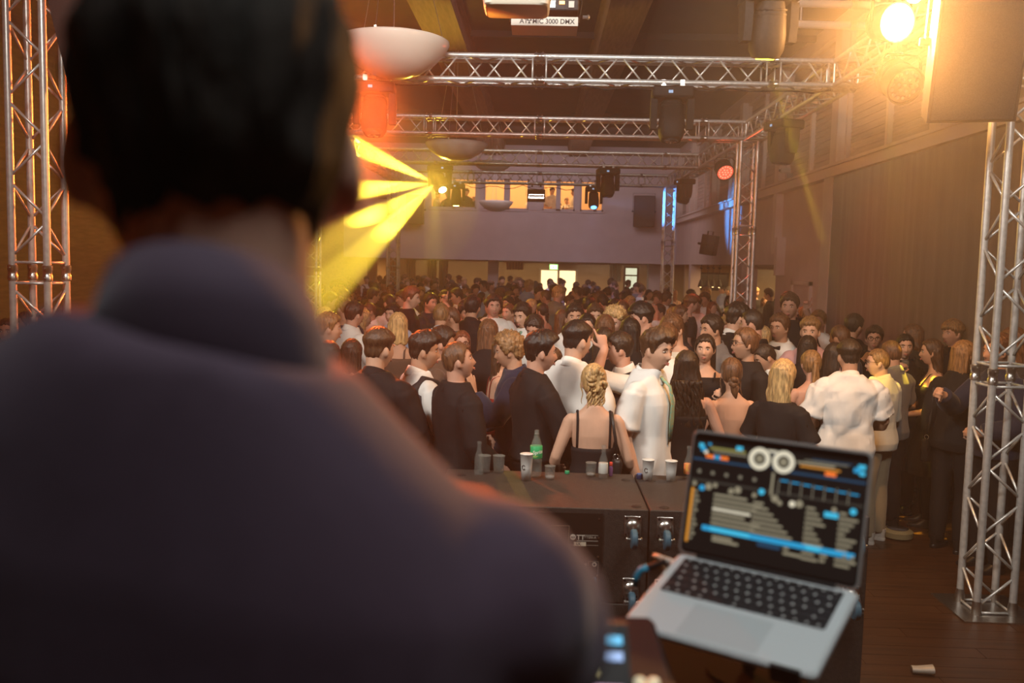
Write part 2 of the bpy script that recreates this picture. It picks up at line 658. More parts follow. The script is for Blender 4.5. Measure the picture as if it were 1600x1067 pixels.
# room behind the gallery windows
w = MB()
w.box(XL, XR, YB + 4.0, YB + 4.2, ZO + .2, ZC)
struct('wall_gallery', w, mat('gallery_wall', (0.66, 0.46, 0.30), 0.8), label='warm lit rear wall of the gallery room')
w = MB()
w.box(XL, 9.5, YB + 0.3, 46, ZO, ZO + 0.2)
struct('ceiling_foyer', w, mat('foyer_ceiling', (0.30, 0.22, 0.15), 0.8), label='low foyer ceiling under the gallery')
w = MB()
w.box(XR + 0.25, 9.5, YOP, YB + .3, ZO, ZO + 0.2)
struct('ceiling_bar', w, mat('foyer_ceiling', (0.30, 0.22, 0.15), 0.8), label='low bar room ceiling beyond the right wall')
# left wall
w = MB()
w.box(XL - 0.2, XL, -4, 46, 0, ZC)
struct('wall_left', w, mat('wall_left_wood', (0.26, 0.17, 0.10), 0.7, noise=0.2, nscale=3, stretch=(1, 1, 8)), label='warm brown left wall of the hall')
w = MB()
w.box(-9, 9.5, -4.2, -4, 0, ZC)
struct('wall_stage', w, mat('stage_drape', (0.05, 0.045, 0.05), 0.9), label='dark drape behind the stage')
# foyer rear wall with doorways
YF = 44.0
w = MB()
w.box(XL, 0.05, YF, YF + .2, 0, ZO)
w.box(0.05, 1.75, YF, YF + .2, 2.02, ZO)
w.box(1.75, 9.5, YF, YF + .2, 0, ZO)
struct('wall_foyer', w, M_FOYER, label='warm rear wall of the foyer')
# wall seen through the doorway; its lamplight is emission in the material
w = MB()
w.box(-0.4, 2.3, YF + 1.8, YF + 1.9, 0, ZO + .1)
struct('wall_doorway', w, mat('glowing_room_wall', (0.9, 0.72, 0.48), 0.8, emit=(1.0, 0.66, 0.34), estr=2.2), label='brightly glowing wall seen through the foyer doorway')
dr = MB()
for x0, x1, z0, z1 in ((-0.03, 0.06, 0, 2.08), (1.74, 1.83, 0, 2.08), (0.86, 0.96, 0, 2.02), (-0.03, 1.83, 2.02, 2.1)):
    dr.box(x0, x1, YF - 0.05, YF + .1, z0, z1)
struct('door_2', dr, M_WHITEP, label='double doorway in the foyer rear wall, bright behind')
# foyer: square columns, curtains, shelving on the left, lit display, notice board
for i, (x, y, ww, m_) in enumerate(((-1.62, 31.2, 0.36, M_WALLP), (3.98, 31.0, 0.55, M_WALLP), (-5.9, 31.5, 0.3, M_FOYER))):
    p_ = MB()
    p_.box(x - ww / 2, x + ww / 2, y - ww / 2, y + ww / 2, 0, ZO)
    struct('trim_%d' % (61 + i), p_, m_, label=('square pillar under the gallery left of the exit sign', 'square pillar under the gallery near the right corner', 'pillar under the gallery at the far left')[i])


def folds(name, x0, x1, y, z0, z1, amp, nf, m, label, axis='x', thick=0.02, jit=0.0, cat='curtain'):
    """hanging cloth with real folds"""
    n, rows = nf * 8 + 1, 7
    rs = np.random.RandomState(len(label))
    V = []
    u = np.linspace(0, 1, n)
    ph = np.cumsum(1 + jit * rs.normal(size=n)) / n * nf * 2 * np.pi
    for sgn in (0, 1):
        for i in range(rows):
            q = i / (rows - 1)
            d = amp * (0.55 + 0.45 * (1 - q)) * np.sin(ph + 0.5 * np.sin(q * 3)) + sgn * thick
            a = x0 + (x1 - x0) * u
            z = np.full(n, z0 + (z1 - z0) * q)
            V.append(np.stack([a, y + d, z], 1) if axis == 'x' else np.stack([y - d, a, z], 1))
    V = np.concatenate(V)
    F = []
    N = rows * n
    for i in range(rows - 1):
        for j in range(n - 1):
            q = (i * n + j, i * n + j + 1, (i + 1) * n + j + 1, (i + 1) * n + j)
            F.append(q)
            F.append(tuple(N + t for t in q[::-1]))
    for j in range(n - 1):
        F.append((j, N + j, N + j + 1, j + 1))
        F.append(((rows - 1) * n + j, (rows - 1) * n + j + 1, N + (rows - 1) * n + j + 1, N + (rows - 1) * n + j))
    mb = MB()
    mb.add(V, F)
    o = part(name, mb, m, smooth=True)
    return tag(o, label, cat)


folds('stage_curtain', 4.6, 13.72, XR - 0.12, 0.02, 3.70, 0.007, 20, mat('curtain_brown', (0.075, 0.055, 0.045), 0.75, noise=0.25, nscale=3, stretch=(1, 1, 0.4), bump=0.2, bscale=20, sheen=0.3),
      'long dark brown curtain hanging along the right wall', axis='y', jit=2.5)
M_CURF = mat('foyer_curtain', (0.62, 0.44, 0.26), 0.8)
for i, x in enumerate((-5.35, -4.75, -3.98, -3.55)):
    folds('foyer_curtain', x - 0.17, x + 0.17, 33.0, 0.05, ZO - 0.03, 0.03, 4, M_CURF, '%s pale curtain strip in the foyer under the gallery' % ('leftmost', 'second from left', 'third from left', 'rightmost')[i])
folds('foyer_curtain', -1.25, -0.62, 33.4, 2.08, ZO - 0.03, 0.03, 6, M_CURF, 'short orange lit pelmet curtain right of the foyer pillar')
folds('foyer_curtain', 2.62, 3.05, 34.0, 1.72, ZO - 0.03, 0.03, 5, mat('foyer_curtain_white', (0.8, 0.66, 0.5), 0.8), 'white curtain strip in the foyer near the right pillar')
# sign of the way out
ex = thing('exit_sign', 'small glowing green and white exit sign above the foyer doorway', 'sign', (0.56, 37.0, 2.10))
s_ = MB()
s_.box(-0.17, 0.17, -0.03, 0.03, 0, 0.21)
part('sign_box', s_, mat('exit_green', (0.02, 0.3, 0.08), 0.5, emit=(0.35, 1.0, 0.25), estr=2.0), ex, smooth=False)
s_ = MB()
s_.box(-0.13, 0.13, -0.036, -0.03, 0.035, 0.175)
part('sign_panel', s_, mat('exit_white', (0.9, 0.9, 0.8), 0.5, emit=(0.9, 1.0, 0.6), estr=6.0), ex, smooth=False)
s_ = MB()                               # running figure and arrow
s_.prism([(-0.05, 0.05), (-0.03, 0.05), (-0.01, 0.09), (0.02, 0.06), (0.035, 0.07), (0.0, 0.12), (0.02, 0.15), (-0.01, 0.155), (-0.04, 0.12)], -0.039, -0.036, axis='y')
s_.prism([(0.05, 0.09), (0.08, 0.09), (0.08, 0.07), (0.115, 0.105), (0.08, 0.14), (0.08, 0.12), (0.05, 0.12)], -0.039, -0.036, axis='y')
part('pictogram', s_, mat('exit_picto', (0.02, 0.25, 0.08), 0.5), ex, smooth=False)
s_ = MB()
s_.cyl((0, 0, 0.2), (0, 0, 0.31), 0.012)
part('stem', s_, M_STEEL, ex)
# glazed door with pale panes further right
gd = MB()
for x0, x1, z0, z1 in ((2.95, 3.02, 0, 2.3), (3.42, 3.5, 0, 2.3), (2.95, 3.5, 2.24, 2.3), (2.95, 3.5, 1.96, 2.01)):
    gd.box(x0, x1, 31.8, 31.9, z0, z1)
g_ = struct('door_3', gd, M_FOYER, label='glazed door with pale glowing panes left of the right foyer pillar')
for x0, x1, z0, z1 in ((3.02, 3.42, 2.01, 2.24), (3.02, 3.22, 1.0, 1.96), (3.23, 3.42, 1.0, 1.96)):
    q = MB()
    q.box(x0, x1, 31.84, 31.86, z0, z1)
    part('pane', q, mat('glowing_pane', (0.7, 0.75, 0.6), 0.4, emit=(0.85, 0.9, 0.62), estr=0.9), g_, smooth=False)  # panes emit; the light from behind is put into the material
# bar room beyond the right wall
w = MB()
w.box(XR + .25, 9.5, 29.6, 29.8, 0, ZO)
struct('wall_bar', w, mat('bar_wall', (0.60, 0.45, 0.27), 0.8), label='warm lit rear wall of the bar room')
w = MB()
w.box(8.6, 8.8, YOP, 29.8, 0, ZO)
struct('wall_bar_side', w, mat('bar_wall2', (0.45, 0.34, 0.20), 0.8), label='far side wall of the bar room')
p_ = MB()
p_.box(XR - 0.05, XR + 0.30, 20.0, 20.6, 0, ZO)
struct('trim_71', p_, M_WALLR, label='square pillar in the bar opening behind the truss tower')
p_ = MB()
p_.box(XR - 0.02, XR + 0.28, 26.9, 27.2, 0, ZO)
struct('trim_72', p_, M_WALLR, label='narrow pillar at the rear of the bar opening')
for i, (px, d) in enumerate(((1095, 26.0), (1105, 25.5), (1114, 26.5), (1124, 26.0))):
    pos = at(px, 440, d)
    pl = thing('pendant_lamp', '%s small black pendant lamp over the bar' % ('leftmost', 'second from left', 'third from left', 'rightmost')[i], 'lamp', (pos.x, d, 0))
    q = MB()
    q.lathe([(0.02, 1.98), (0.035, 1.95), (0.075, 1.83), (0.085, 1.76), (0.078, 1.76), (0.06, 1.84)], n=14)
    part('lamp_shade', q, M_BLACK, pl, smooth=True)
    q = MB()
    q.cyl((0, 0, 1.97), (0, 0, ZO), 0.008)
    part('cord', q, M_BLACK, pl)
    q = MB()
    q.lathe([(0.055, ZO - 0.07), (0.03, ZO - 0.12), (0.012, ZO - 0.13)][::-1], n=12)
    part('ceiling_rose', q, M_BLACK, pl)
    q = MB()
    q.ell((0, 0, 1.79), (0.035, 0.035, 0.045))
    part('bulb', q, mat('pendant_bulb', (1, 0.8, 0.5), 0.4, emit=(1, 0.62, 0.25), estr=9.0), pl, smooth=True)
pos = at(1093, 432, 29.0)
ds = thing('wall_display', 'dark screen on the bar room rear wall', 'screen', (pos.x + 0.45, 29.58, 1.62))
q = MB()
q.rbox(-0.55, 0.55, -0.05, 0.0, 0, 0.5, 0.02, axis='y')
part('panel', q, M_BLACKG, ds)
q = MB()
q.box(-0.6, 0.6, -0.025, -0.0, -0.04, 0.54)
part('frame', q, M_BLACK, ds, smooth=False)
# ------------------------------------------------------------------ aluminium truss rig
TXL, TXR, TZ = -3.45, 3.05, 4.30
HB = 0.12
_chord = {}
_brace = {}


def chord_me(L, r=0.025):
    k = (round(L, 3), r)
    if k not in _chord:
        q = MB()
        q.cyl((0, 0, 0), (L, 0, 0), r, 12)
        _chord[k] = q.mesh('chord', 'auto')
        _chord[k].materials.append(M_ALU)
    return _chord[k]


def brace_me(p0, p1, r=0.010):
    k = (tuple(np.round(p0, 4)), tuple(np.round(p1, 4)))
    if k not in _brace:
        q = MB()
        q.cyl(p0, p1, r, 6)
        _brace[k] = q.mesh('brace', True)
        _brace[k].materials.append(M_ALU)
    return _brace[k]


q = MB()
q.lathe([(0.026, -0.055), (0.033, -0.05), (0.033, -0.018), (0.029, -0.012), (0.029, 0.012), (0.033, 0.018), (0.033, 0.05), (0.026, 0.055)], n=12)
q.cyl((-0.045, 0, 0.033), (0.045, 0, 0.033), 0.006, 6)
q.cyl((-0.045, 0, -0.033), (0.045, 0, -0.033), 0.006, 6)
COUP = q.mesh('coupler', 'auto')
COUP.materials.append(M_STEEL)


def truss(name, p0, p1, ref, label, joints=(), bay=0.255, start=0.0, end=0.0, cat='truss'):
    """square truss from p0 to p1: four chords, zigzag braces on all four faces, couplers at the joints"""
    p0, p1 = Vector(p0), Vector(p1)
    ax = (p1 - p0).normalized()
    L = (p1 - p0).length
    b3 = Vector(ref)
    b3 = (b3 - ax * b3.dot(ax)).normalized()
    b2 = b3.cross(ax)
    root = thing(name, label, cat)
    Mx = Matrix((ax, b2, b3)).transposed().to_4x4()
    Mx.translation = p0
    root.matrix_world = Mx
    for sy in (-1, 1):
        for sz in (-1, 1):
            link('chord', chord_me(L), root, (0, sy * HB, sz * HB))
    js = [0.0 + start] + sorted(joints) + [L - end]
    for a, b in zip(js[:-1], js[1:]):
        a2, b2_ = a + (0.09 if a > start else 0.03), b - (0.09 if b < L - end else 0.03)
        n = max(2, int(round((b2_ - a2) / bay)))
        st = (b2_ - a2) / n
        e = 0.028
        for face in range(4):
            def P(u, t):       # u along, t in -1..1 across the face
                if face == 0:
                    return (u, -HB, t * HB)
                if face == 1:
                    return (u, HB, t * HB)
                if face == 2:
                    return (u, t * HB, -HB)
                return (u, t * HB, HB)
            ph = 1 if face in (0, 2) else -1
            for i in range(n):
                up = ph if i % 2 == 0 else -ph
                link('brace', brace_me(P(e, -up * 0.92), P(st - e, up * 0.92)), root, (a2 + i * st, 0, 0))
            for u in (a2 - 0.02, b2_ + 0.02):
                link('brace', brace_me(P(0, -1), P(0, 1)), root, (u, 0, 0))
    for j in joints:
        for sy in (-1, 1):
            for sz in (-1, 1):
                link('coupler', COUP, root, (j, sy * HB, sz * HB), (0, R(90), 0))
    return root


def tower(x, y, label, joints=(1.95,), plate=True):
    t = truss('truss_tower', (x, y, 0.012), (x, y, TZ - HB - 0.03), (0, 1, 0), label, joints)
    if plate:
        q = MB()
        q.box(-0.012, 0.0, -0.26, 0.26, -0.26, 0.26)
        part('base_plate', q, M_STEEL, t, smooth=False)
        for sy in (-1, 1):
            for sz in (-1, 1):
                q = MB()
                q.tube([(0, sy * HB, sz * HB), (0.05, sy * HB, sz * HB), (0.09, sy * HB, sz * HB)], [0.032, 0.032, 0.026], n=12)
                part('foot_socket', q, M_STEEL, t)
    return t


YT = [6.10, 9.50, 13.40, 17.25, 21.25]
tower(TXR + 0.08, YT[0], 'aluminium truss tower standing on the floor at the right edge', joints=(1.62, 3.62))
tower(TXL, YT[0], 'aluminium truss tower at the left edge beside the disc jockey', joints=(2.15,))
tower(TXR - 0.06, YT[2], 'silver truss tower right of the crowd, middle of the row', joints=(0.9, 2.85))
tower(TXL, YT[2], 'truss tower behind the disc jockey\'s neck', joints=(2.1,))
tower(TXR - 0.06, YT[4], 'blue lit truss tower at the far right of the crowd', joints=(2.85,))
tower(TXL - 0.04, YT[4], 'far left truss tower glowing yellow in the haze', joints=(2.1,))
nm = ['aluminium cross truss over the stage edge, nearest', 'first silver cross truss below the ceiling beams', 'second silver cross truss behind the moving heads',
      'third cross truss that carries the glaring yellow lamp', 'farthest cross truss in front of the gallery windows, right end blue']
for i, y in enumerate(YT):
    truss('cross_truss', (TXL + 0.17, y, TZ), (TXR - 0.17, y, TZ), (0, 0, 1), nm[i], joints=(1.6, 3.22, 5.6))
for x, lb in ((TXL, 'long side truss on the left of the rig'), (TXR, 'long side truss on the right running towards the gallery')):
    truss('side_truss', (x, YT[0] + 0.17, TZ), (x, YT[4] + 0.15, TZ), (0, 0, 1), lb, joints=(3.2, 7.15, 11.0))
for i, y in enumerate(YT):                    # corner blocks where cross and side trusses meet
    for x in (TXL, TXR):
        if i not in (0, 1, 2, 3, 4):
            continue
        cb = thing('truss_corner', '%s corner block of the truss rig at the %s cross truss' % ('left' if x < 0 else 'right', ('nearest', 'first silver', 'second silver', 'third', 'farthest')[i]), 'truss', (x, y, TZ))
        for sx in (-1, 1):
            for sz in (-1, 1):
                q = MB()
                q.cyl((sx * HB, -0.17, sz * HB), (sx * HB, 0.17, sz * HB), 0.025, 10)
                part('chord', q, M_ALU, cb)
                q = MB()
                q.cyl((-0.17, sx * HB, sz * HB), (0.17, sx * HB, sz * HB), 0.025, 10)
                part('chord', q, M_ALU, cb)
                q = MB()
                q.cyl((sx * HB, sz * HB, -0.12), (sx * HB, sz * HB, 0.12), 0.012, 8)
                part('brace', q, M_ALU, cb)


# ------------------------------------------------------------------ lamps and boxes on the rig
def lens_mat(name, col, s):
    return mat('lens_' + name, (0.1, 0.1, 0.1), 0.2, emit=col, estr=s, sample=False)


def moving_head(pos, pan, tilt, label, sc=1.0, lens=None, drop=0.0):
    """pos: where the clamps meet the truss tube; the lamp hangs below. tilt 0 = lens straight down, 90 = level towards pan"""
    r = thing('moving_head', label, 'stage light', pos, (0, 0, R(pan)))
    r.scale = (sc, sc, sc)
    for sx in (-1, 1):
        q = MB()
        q.box(sx * 0.085 - 0.02, sx * 0.085 + 0.02, -0.035, 0.035, -0.03, 0.045)
        q.cyl((sx * 0.085, -0.05, 0.0), (sx * 0.085, 0.05, 0.0), 0.014, 8)
        part('clamp', q, M_STEEL, r)
    q = MB()
    q.rbox(-0.19, 0.19, -0.15, 0.15, -0.13, -0.03, 0.03)
    b = part('base', q, M_BLACK, r)
    q = MB()
    q.box(-0.045, -0.005, -0.153, -0.15, -0.095, -0.07)
    part('display', q, mat('fixture_display', (0.02, 0.03, 0.05), 0.2, emit=(0.4, 0.65, 1.0), estr=0.7, sample=False), b, smooth=False)
    for sx in (-1, 1):
        q = MB()
        q.prism([(-0.075, -0.13), (0.075, -0.13), (0.07, -0.30), (0.045, -0.40), (-0.045, -0.40), (-0.07, -0.30)][::-1], sx * 0.165 - 0.03, sx * 0.165 + 0.03, axis='x')
        part('yoke_arm', q, M_BLACK, r)
    q = MB()
    q.stack([(-0.22, 0, 0, .055, .055), (-0.21, 0, 0, .085, .085), (-0.12, 0, 0, .105, .105), (0.02, 0, 0, .118, .125), (0.12, 0, 0, .115, .12), (0.17, 0, 0, .09, .095), (0.18, 0, 0, .05, .05)], n=22, exp=3.2)
    for z in (-0.16, -0.13, -0.10):
        q.stack([(z, 0, 0, .108, .108), (z + .012, 0, 0, .108, .108)], n=22, exp=3.2)
    hd = part('head', q, M_BLACK, r, (0, 0, -0.33), (R(180 - tilt), 0, 0))
    q = MB()
    q.lathe([(0.0, 0.182), (0.06, 0.184), (0.066, 0.18), (0.066, 0.17)][::-1], n=20)
    part('lens', q, lens or M_LENS, hd, smooth=True)
    return r


TB = TZ - HB - 0.025


def hang(px, d, dz=0.0):
    p = at(px, 300, d)
    return (p.x, d, TB + dz)


YEL = (1.0, 0.78, 0.06)
mh_big = moving_head(hang(1188, YT[0]), 6, -12, 'large dark moving head hanging nearest, a thin yellow beam below it', 0.92, lens_mat('yellow_soft', YEL, 6))
moving_head(hang(1045, YT[1] - 0.1), -4, 12, 'black moving head on the first silver cross truss', 1.12)
moving_head(hang(584, YT[1] - 0.1), 4, 20, 'moving head in red haze at the left end of the first silver cross truss', 1.12)
moving_head(hang(949, YT[3] - 0.1), 6, 15, 'dark moving head on the third cross truss in front of the gallery', 1.1)
mh_y = moving_head(hang(687, YT[3] - 0.1), 30, 45, 'moving head on the third cross truss throwing glaring yellow beams', 1.1, lens_mat('yellow', (1, 0.85, 0.25), 400))
mh_d = moving_head(hang(713, YT[4] - 0.1), 0, 0, 'moving head with lit lens pointing down beside the glaring lamp', 1.05, lens_mat('yellow_down', (1, 0.85, 0.2), 20))
mh_b = moving_head(hang(928, YT[4] - 0.1), 0, 30, 'small moving head with blue lit housing on the farthest truss', 1.05, lens_mat('blue', (0.1, 0.4, 1.0), 5))
moving_head((TXR - 0.1, 11.3, TB), -70, 5, 'moving head under the right side truss, yellow beam crossing it', 1.1)
moving_head((TXR - 0.1, 18.9, TB), -70, 15, 'small dark moving head at the far end of the right side truss', 1.05)


def par(pos, pan, tilt, label, col, s, sc=1.0, cells=18, off=False):
    r = thing('stage_lamp', label, 'stage light', pos, (0, 0, R(pan)))
    r.scale = (sc, sc, sc)
    q = MB()
    q.box(-0.02, 0.02, -0.03, 0.03, -0.04, 0.045)
    q.cyl((0, 0, -0.06), (0, 0, -0.02), 0.012, 8)
    part('clamp', q, M_STEEL, r)
    q = MB()
    q.tube([(-0.155, 0, -0.25), (-0.155, 0, -0.10), (-0.12, 0, -0.06), (0.12, 0, -0.06), (0.155, 0, -0.10), (0.155, 0, -0.25)], [(0.006, 0.018)] * 6, n=8, ref=(0, 1, 0))
    part('bracket', q, M_BLACK, r)
    q = MB()
    q.lathe([(0.05, -0.14), (0.10, -0.13), (0.125, -0.05), (0.135, 0.06), (0.14, 0.085), (0.128, 0.085), (0.125, 0.065)], n=24)
    for k in range(5):
        q.lathe([(0.10, -0.12 + k * .018), (0.132, -0.118 + k * .018), (0.132, -0.113 + k * .018), (0.10, -0.11 + k * .018)], n=24, close=True)
    hd = part('housing', q, M_BLACK, r, (0, 0, -0.25), (R(180 - tilt), 0, 0))
    q = MB()
    q.lathe([(0.0, 0.062), (0.124, 0.062), (0.124, 0.066), (0.0, 0.066)][::-1], n=24)
    part('lens_plate', q, mat('par_plate_' + label[:5], (0.2, 0.05, 0.03) if not off else (0.25, 0.22, 0.2), 0.3, emit=None if off else col, estr=0 if off else s * 0.45, sample=False), hd)
    cell = MB()
    cell.ell((0, 0, 0.068), (0.016, 0.016, 0.008), 8, 6)
    me = cell.mesh('lens_cell', True)
    me.materials.append(mat('led_' + label[:5], (0.8, 0.75, 0.7), 0.15, emit=None if off else col, estr=0 if off else s, sample=False))
    pts = [(0, 0)] + [(0.045 * math.cos(a), 0.045 * math.sin(a)) for a in np.linspace(0, 2 * math.pi, 6, endpoint=False)] + \
          [(0.093 * math.cos(a), 0.093 * math.sin(a)) for a in np.linspace(0, 2 * math.pi, 14, endpoint=False)]
    for x, y in pts:
        link('lens_cell', me, hd, (x, y, 0))
    return r


p_red = par((TXR - 0.10, 14.85, TB), 8, 55, 'glowing red led lamp under the right side truss', (1.0, 0.13, 0.07), 2.4, 1.05)
p_wh = par((TXR - HB, 7.65, TB), 12, 60, 'unlit led lamp in the orange haze below the white glare', (1, 1, 1), 0, 1.15, off=True)
p_warm = par((at(1393, 20, 6.1).x, YT[0], TB), 14, 78, 'blinding warm white lamp at the top right', (1.0, 0.72, 0.40), 500, 0.9)
par((at(1416, 0, 6.1).x, YT[0] - HB, TB), 12, 70, 'small warm white lamp beside the blinding one', (1.0, 0.8, 0.5), 60, 0.35)


def pos_of(o, dz):
    return (o.location.x, o.location.y, o.location.z + dz)


# ------------------------------------------------------------------ light given off by these lamps
yb = Vector(pos_of(mh_y, -0.37)) + Vector((-0.06, -0.20, -0.02))
def spot(name, loc, target, power, col, deg, blend=0.35, radius=0.05):
    return light('SPOT', name, loc, target, power, col, spot_size=R(deg), spot_blend=blend, shadow_soft_size=radius)


for px, py, d_, dg_, pw in ((444, 518, 7.0, 3.0, 420000), (500, 388, 7.0, 2.2, 330000), (474, 446, 7.0, 0.8, 200000), (470, 304, 15.9, 16.0, 260000), (520, 212, 15.9, 14.0, 240000)):
    spot('yellow_beam', yb, at(px, py, d_), pw, (1.0, 0.70, 0.05), dg_, 0.6, 0.02)
spot('yellow_glare', yb, (-1.0, 2.0, 3.0), 420, (1.0, 0.62, 0.05), 120, 0.8, 0.05)
# yellow pool on the dancers at the left of the far crowd
spot('yellow_pool', yb, (at(676, 470, 12.0).x, 12.0, 1.7), 1800, (1.0, 0.75, 0.05), 6, 0.4, 0.05)
# big near moving head: thin beam to the floor on the right
bb = Vector(pos_of(mh_big, -0.50)) + Vector((0.03, 0.05, 0))
spot('yellow_beam', bb, at(1318, 478, 11.6), 60000, (1.0, 0.70, 0.03), 1.6, 0.4, 0.02)
gb = spot('yellow_gobo', bb, at(1378, 568, 7.4), 1100, (1.0, 0.68, 0.06), 8, 0.6, 0.02)
gb.data.use_nodes = True                    # gobo wheel: broken pattern in front of the lamp
gnt = gb.data.node_tree
gem = gnt.nodes['Emission']
gtc = _n(gnt, 'ShaderNodeTexCoord')
gvo = _n(gnt, 'ShaderNodeTexVoronoi')
gvo.inputs['Scale'].default_value = 26
gcr = _n(gnt, 'ShaderNodeValToRGB')
gcr.color_ramp.elements[0].position = 0.30
gcr.color_ramp.elements[0].color = (1, 1, 1, 1)
gcr.color_ramp.elements[1].position = 0.42
gcr.color_ramp.elements[1].color = (0.35, 0.35, 0.35, 1)
gnt.links.new(gtc.outputs['Normal'], gvo.inputs['Vector'])
gnt.links.new(gvo.outputs['Distance'], gcr.inputs[0])
gnt.links.new(gcr.outputs[0], gem.inputs['Strength'])
fr_ = CAMROT @ Vector(((1442 - CXP) / FPX, -(824 - CYP) / FPX, -1.0))
ff = Vector((0, 0, CAMZ)) + fr_ * (-CAMZ / fr_.z)
g2 = spot('floor_gobo', (TXR - HB, 7.95, TB - 0.3), ff, 3500, (1.0, 0.66, 0.05), 11, 0.3, 0.01)  # added spot without a fixture, throws the yellow floor patches
g2.data.use_nodes = True
gn2 = g2.data.node_tree
t2 = _n(gn2, 'ShaderNodeTexCoord')
v2 = _n(gn2, 'ShaderNodeTexVoronoi')
v2.inputs['Scale'].default_value = 26
c2 = _n(gn2, 'ShaderNodeValToRGB')
c2.color_ramp.elements[0].position = 0.30
c2.color_ramp.elements[0].color = (1, 1, 1, 1)
c2.color_ramp.elements[1].position = 0.40
c2.color_ramp.elements[1].color = (0.03, 0.03, 0.03, 1)
gn2.links.new(t2.outputs['Normal'], v2.inputs['Vector'])
gn2.links.new(v2.outputs['Distance'], c2.inputs[0])
gn2.links.new(c2.outputs[0], gn2.nodes['Emission'].inputs['Strength'])
# lamp pointing down beside the glare
spot('down_beam', pos_of(mh_d, -0.58), (mh_d.location.x - 0.05, mh_d.location.y - .3, 0), 6000, (1.0, 0.80, 0.12), 1.8, 0.4, 0.03)
# warm white blinder, top right
wl = Vector(pos_of(p_warm, -0.26)) + Vector((0, -0.14, 0.0))
spot('warm_glare', wl, (1.4, -1.0, 2.4), 700, (1.0, 0.40, 0.09), 100, 0.7, 0.08)
light('POINT', 'warm_glare', wl + Vector((0, -0.02, -0.02)), None, 260, (1.0, 0.45, 0.13), shadow_soft_size=0.06)
# red led lamp
rl = Vector(pos_of(p_red, -0.32)) + Vector((-0.02, -0.12, -0.05))
spot('red_glow', rl, (1.6, 10.0, 0.5), 160, (1.0, 0.10, 0.04), 110, 0.7, 0.1)
# red wash hidden behind the disc jockey's head
spot('red_wash', (-2.6, 10.6, 3.9), (1.2, 14.0, 1.2), 260, (1.0, 0.14, 0.05), 100, 0.8, 0.12)
spot('red_wash', (-1.95, 9.2, 3.6), (-2.4, 4.0, 3.3), 3300, (1.0, 0.13, 0.02), 90, 0.9, 0.1)
# blue moving head on the farthest truss
spot('blue_beam', Vector(pos_of(mh_b, -0.4)) + Vector((0.22, -0.12, 0.02)), (2.9, 21.2, 3.7), 1000, (0.06, 0.35, 1.0), 36, 0.6, 0.06)
spot('blue_beam', Vector(pos_of(mh_b, -0.4)) + Vector((0.0, 0.2, -0.3)), (1.2, 26.0, 0.6), 260, (0.10, 0.25, 1.0), 55, 0.8, 0.06)

# strobe with white name plate, nearest truss
st = thing('strobe_light', 'black strobe lamp with a white name plate at the top of the picture', 'strobe', at(851, 31, 5.95))
q = MB()
q.rbox(-0.215, 0.215, -0.10, 0.14, 0.035, 0.24, 0.012)
bd = part('housing', q, M_BLACK, st)
q = MB()
q.box(-0.212, 0.212, -0.112, -0.10, -0.065, -0.010)
q.box(-0.212, 0.212, -0.10, 0.14, -0.065, -0.055)
pl_ = part('name_plate', q, mat('plate_white', (0.34, 0.33, 0.29), 0.6), st, smooth=False)
M_INK = mat('black_print', (0.015, 0.015, 0.015), 0.6)
for txt, x0 in (('AT', -0.158), ('MIC 3000 DMX', -0.078)):
    me = text_mesh(txt, 0.041, bold=True)
    me.materials.append(M_INK)
    link('lettering', me, pl_, (x0, -0.1130, -0.052), (R(90), 0, 0))
q = MB()                                # trefoil between the letters
for k in range(3):
    a0 = R(-90 + 120 * k - 28)
    pts = [(0.006 * math.cos(a0), 0.006 * math.sin(a0))] + [(0.0165 * math.cos(a0 + R(56) * j / 5), 0.0165 * math.sin(a0 + R(56) * j / 5)) for j in range(6)] + [(0.006 * math.cos(a0 + R(56)), 0.006 * math.sin(a0 + R(56)))]
    q.prism([(x - 0.097, z - 0.037) for x, z in pts], -0.1145, -0.1125, axis='y')
q.prism([(0.004 * math.cos(a) - 0.097, 0.004 * math.sin(a) - 0.037) for a in np.linspace(0, 6.28, 10, endpoint=False)], -0.1145, -0.1125, axis='y')
part('trefoil', q, M_INK, pl_, smooth=False)
for k in range(3):
    q = MB()
    q.box(0.03 + k * .06, 0.065 + k * .06, -0.108, -0.10, 0.05 + .02 * (k % 2), 0.09)
    part('socket', q, (M_STEEL, mat('led_amber', (1, .4, .1), .4, emit=(1, .35, .08), estr=2), mat('plate_white', (0.34, 0.33, 0.29)))[k], bd, smooth=False)
q = MB()
q.tube([(-0.22, 0, -0.02), (-0.235, 0, 0.1), (-0.235, 0, 0.30), (0.235, 0, 0.30), (0.235, 0, 0.1), (0.22, 0, -0.02)], [(0.005, 0.016)] * 6, n=8, ref=(0, 1, 0))
part('bracket', q, M_BLACK, st)
q = MB()
q.cyl((0.245, 0, 0.02), (0.275, 0, 0.02), 0.012, 8)
q.ell((0.28, 0, 0.02), (0.012, 0.016, 0.016), 8, 6)
part('knob', q, M_STEEL, st)

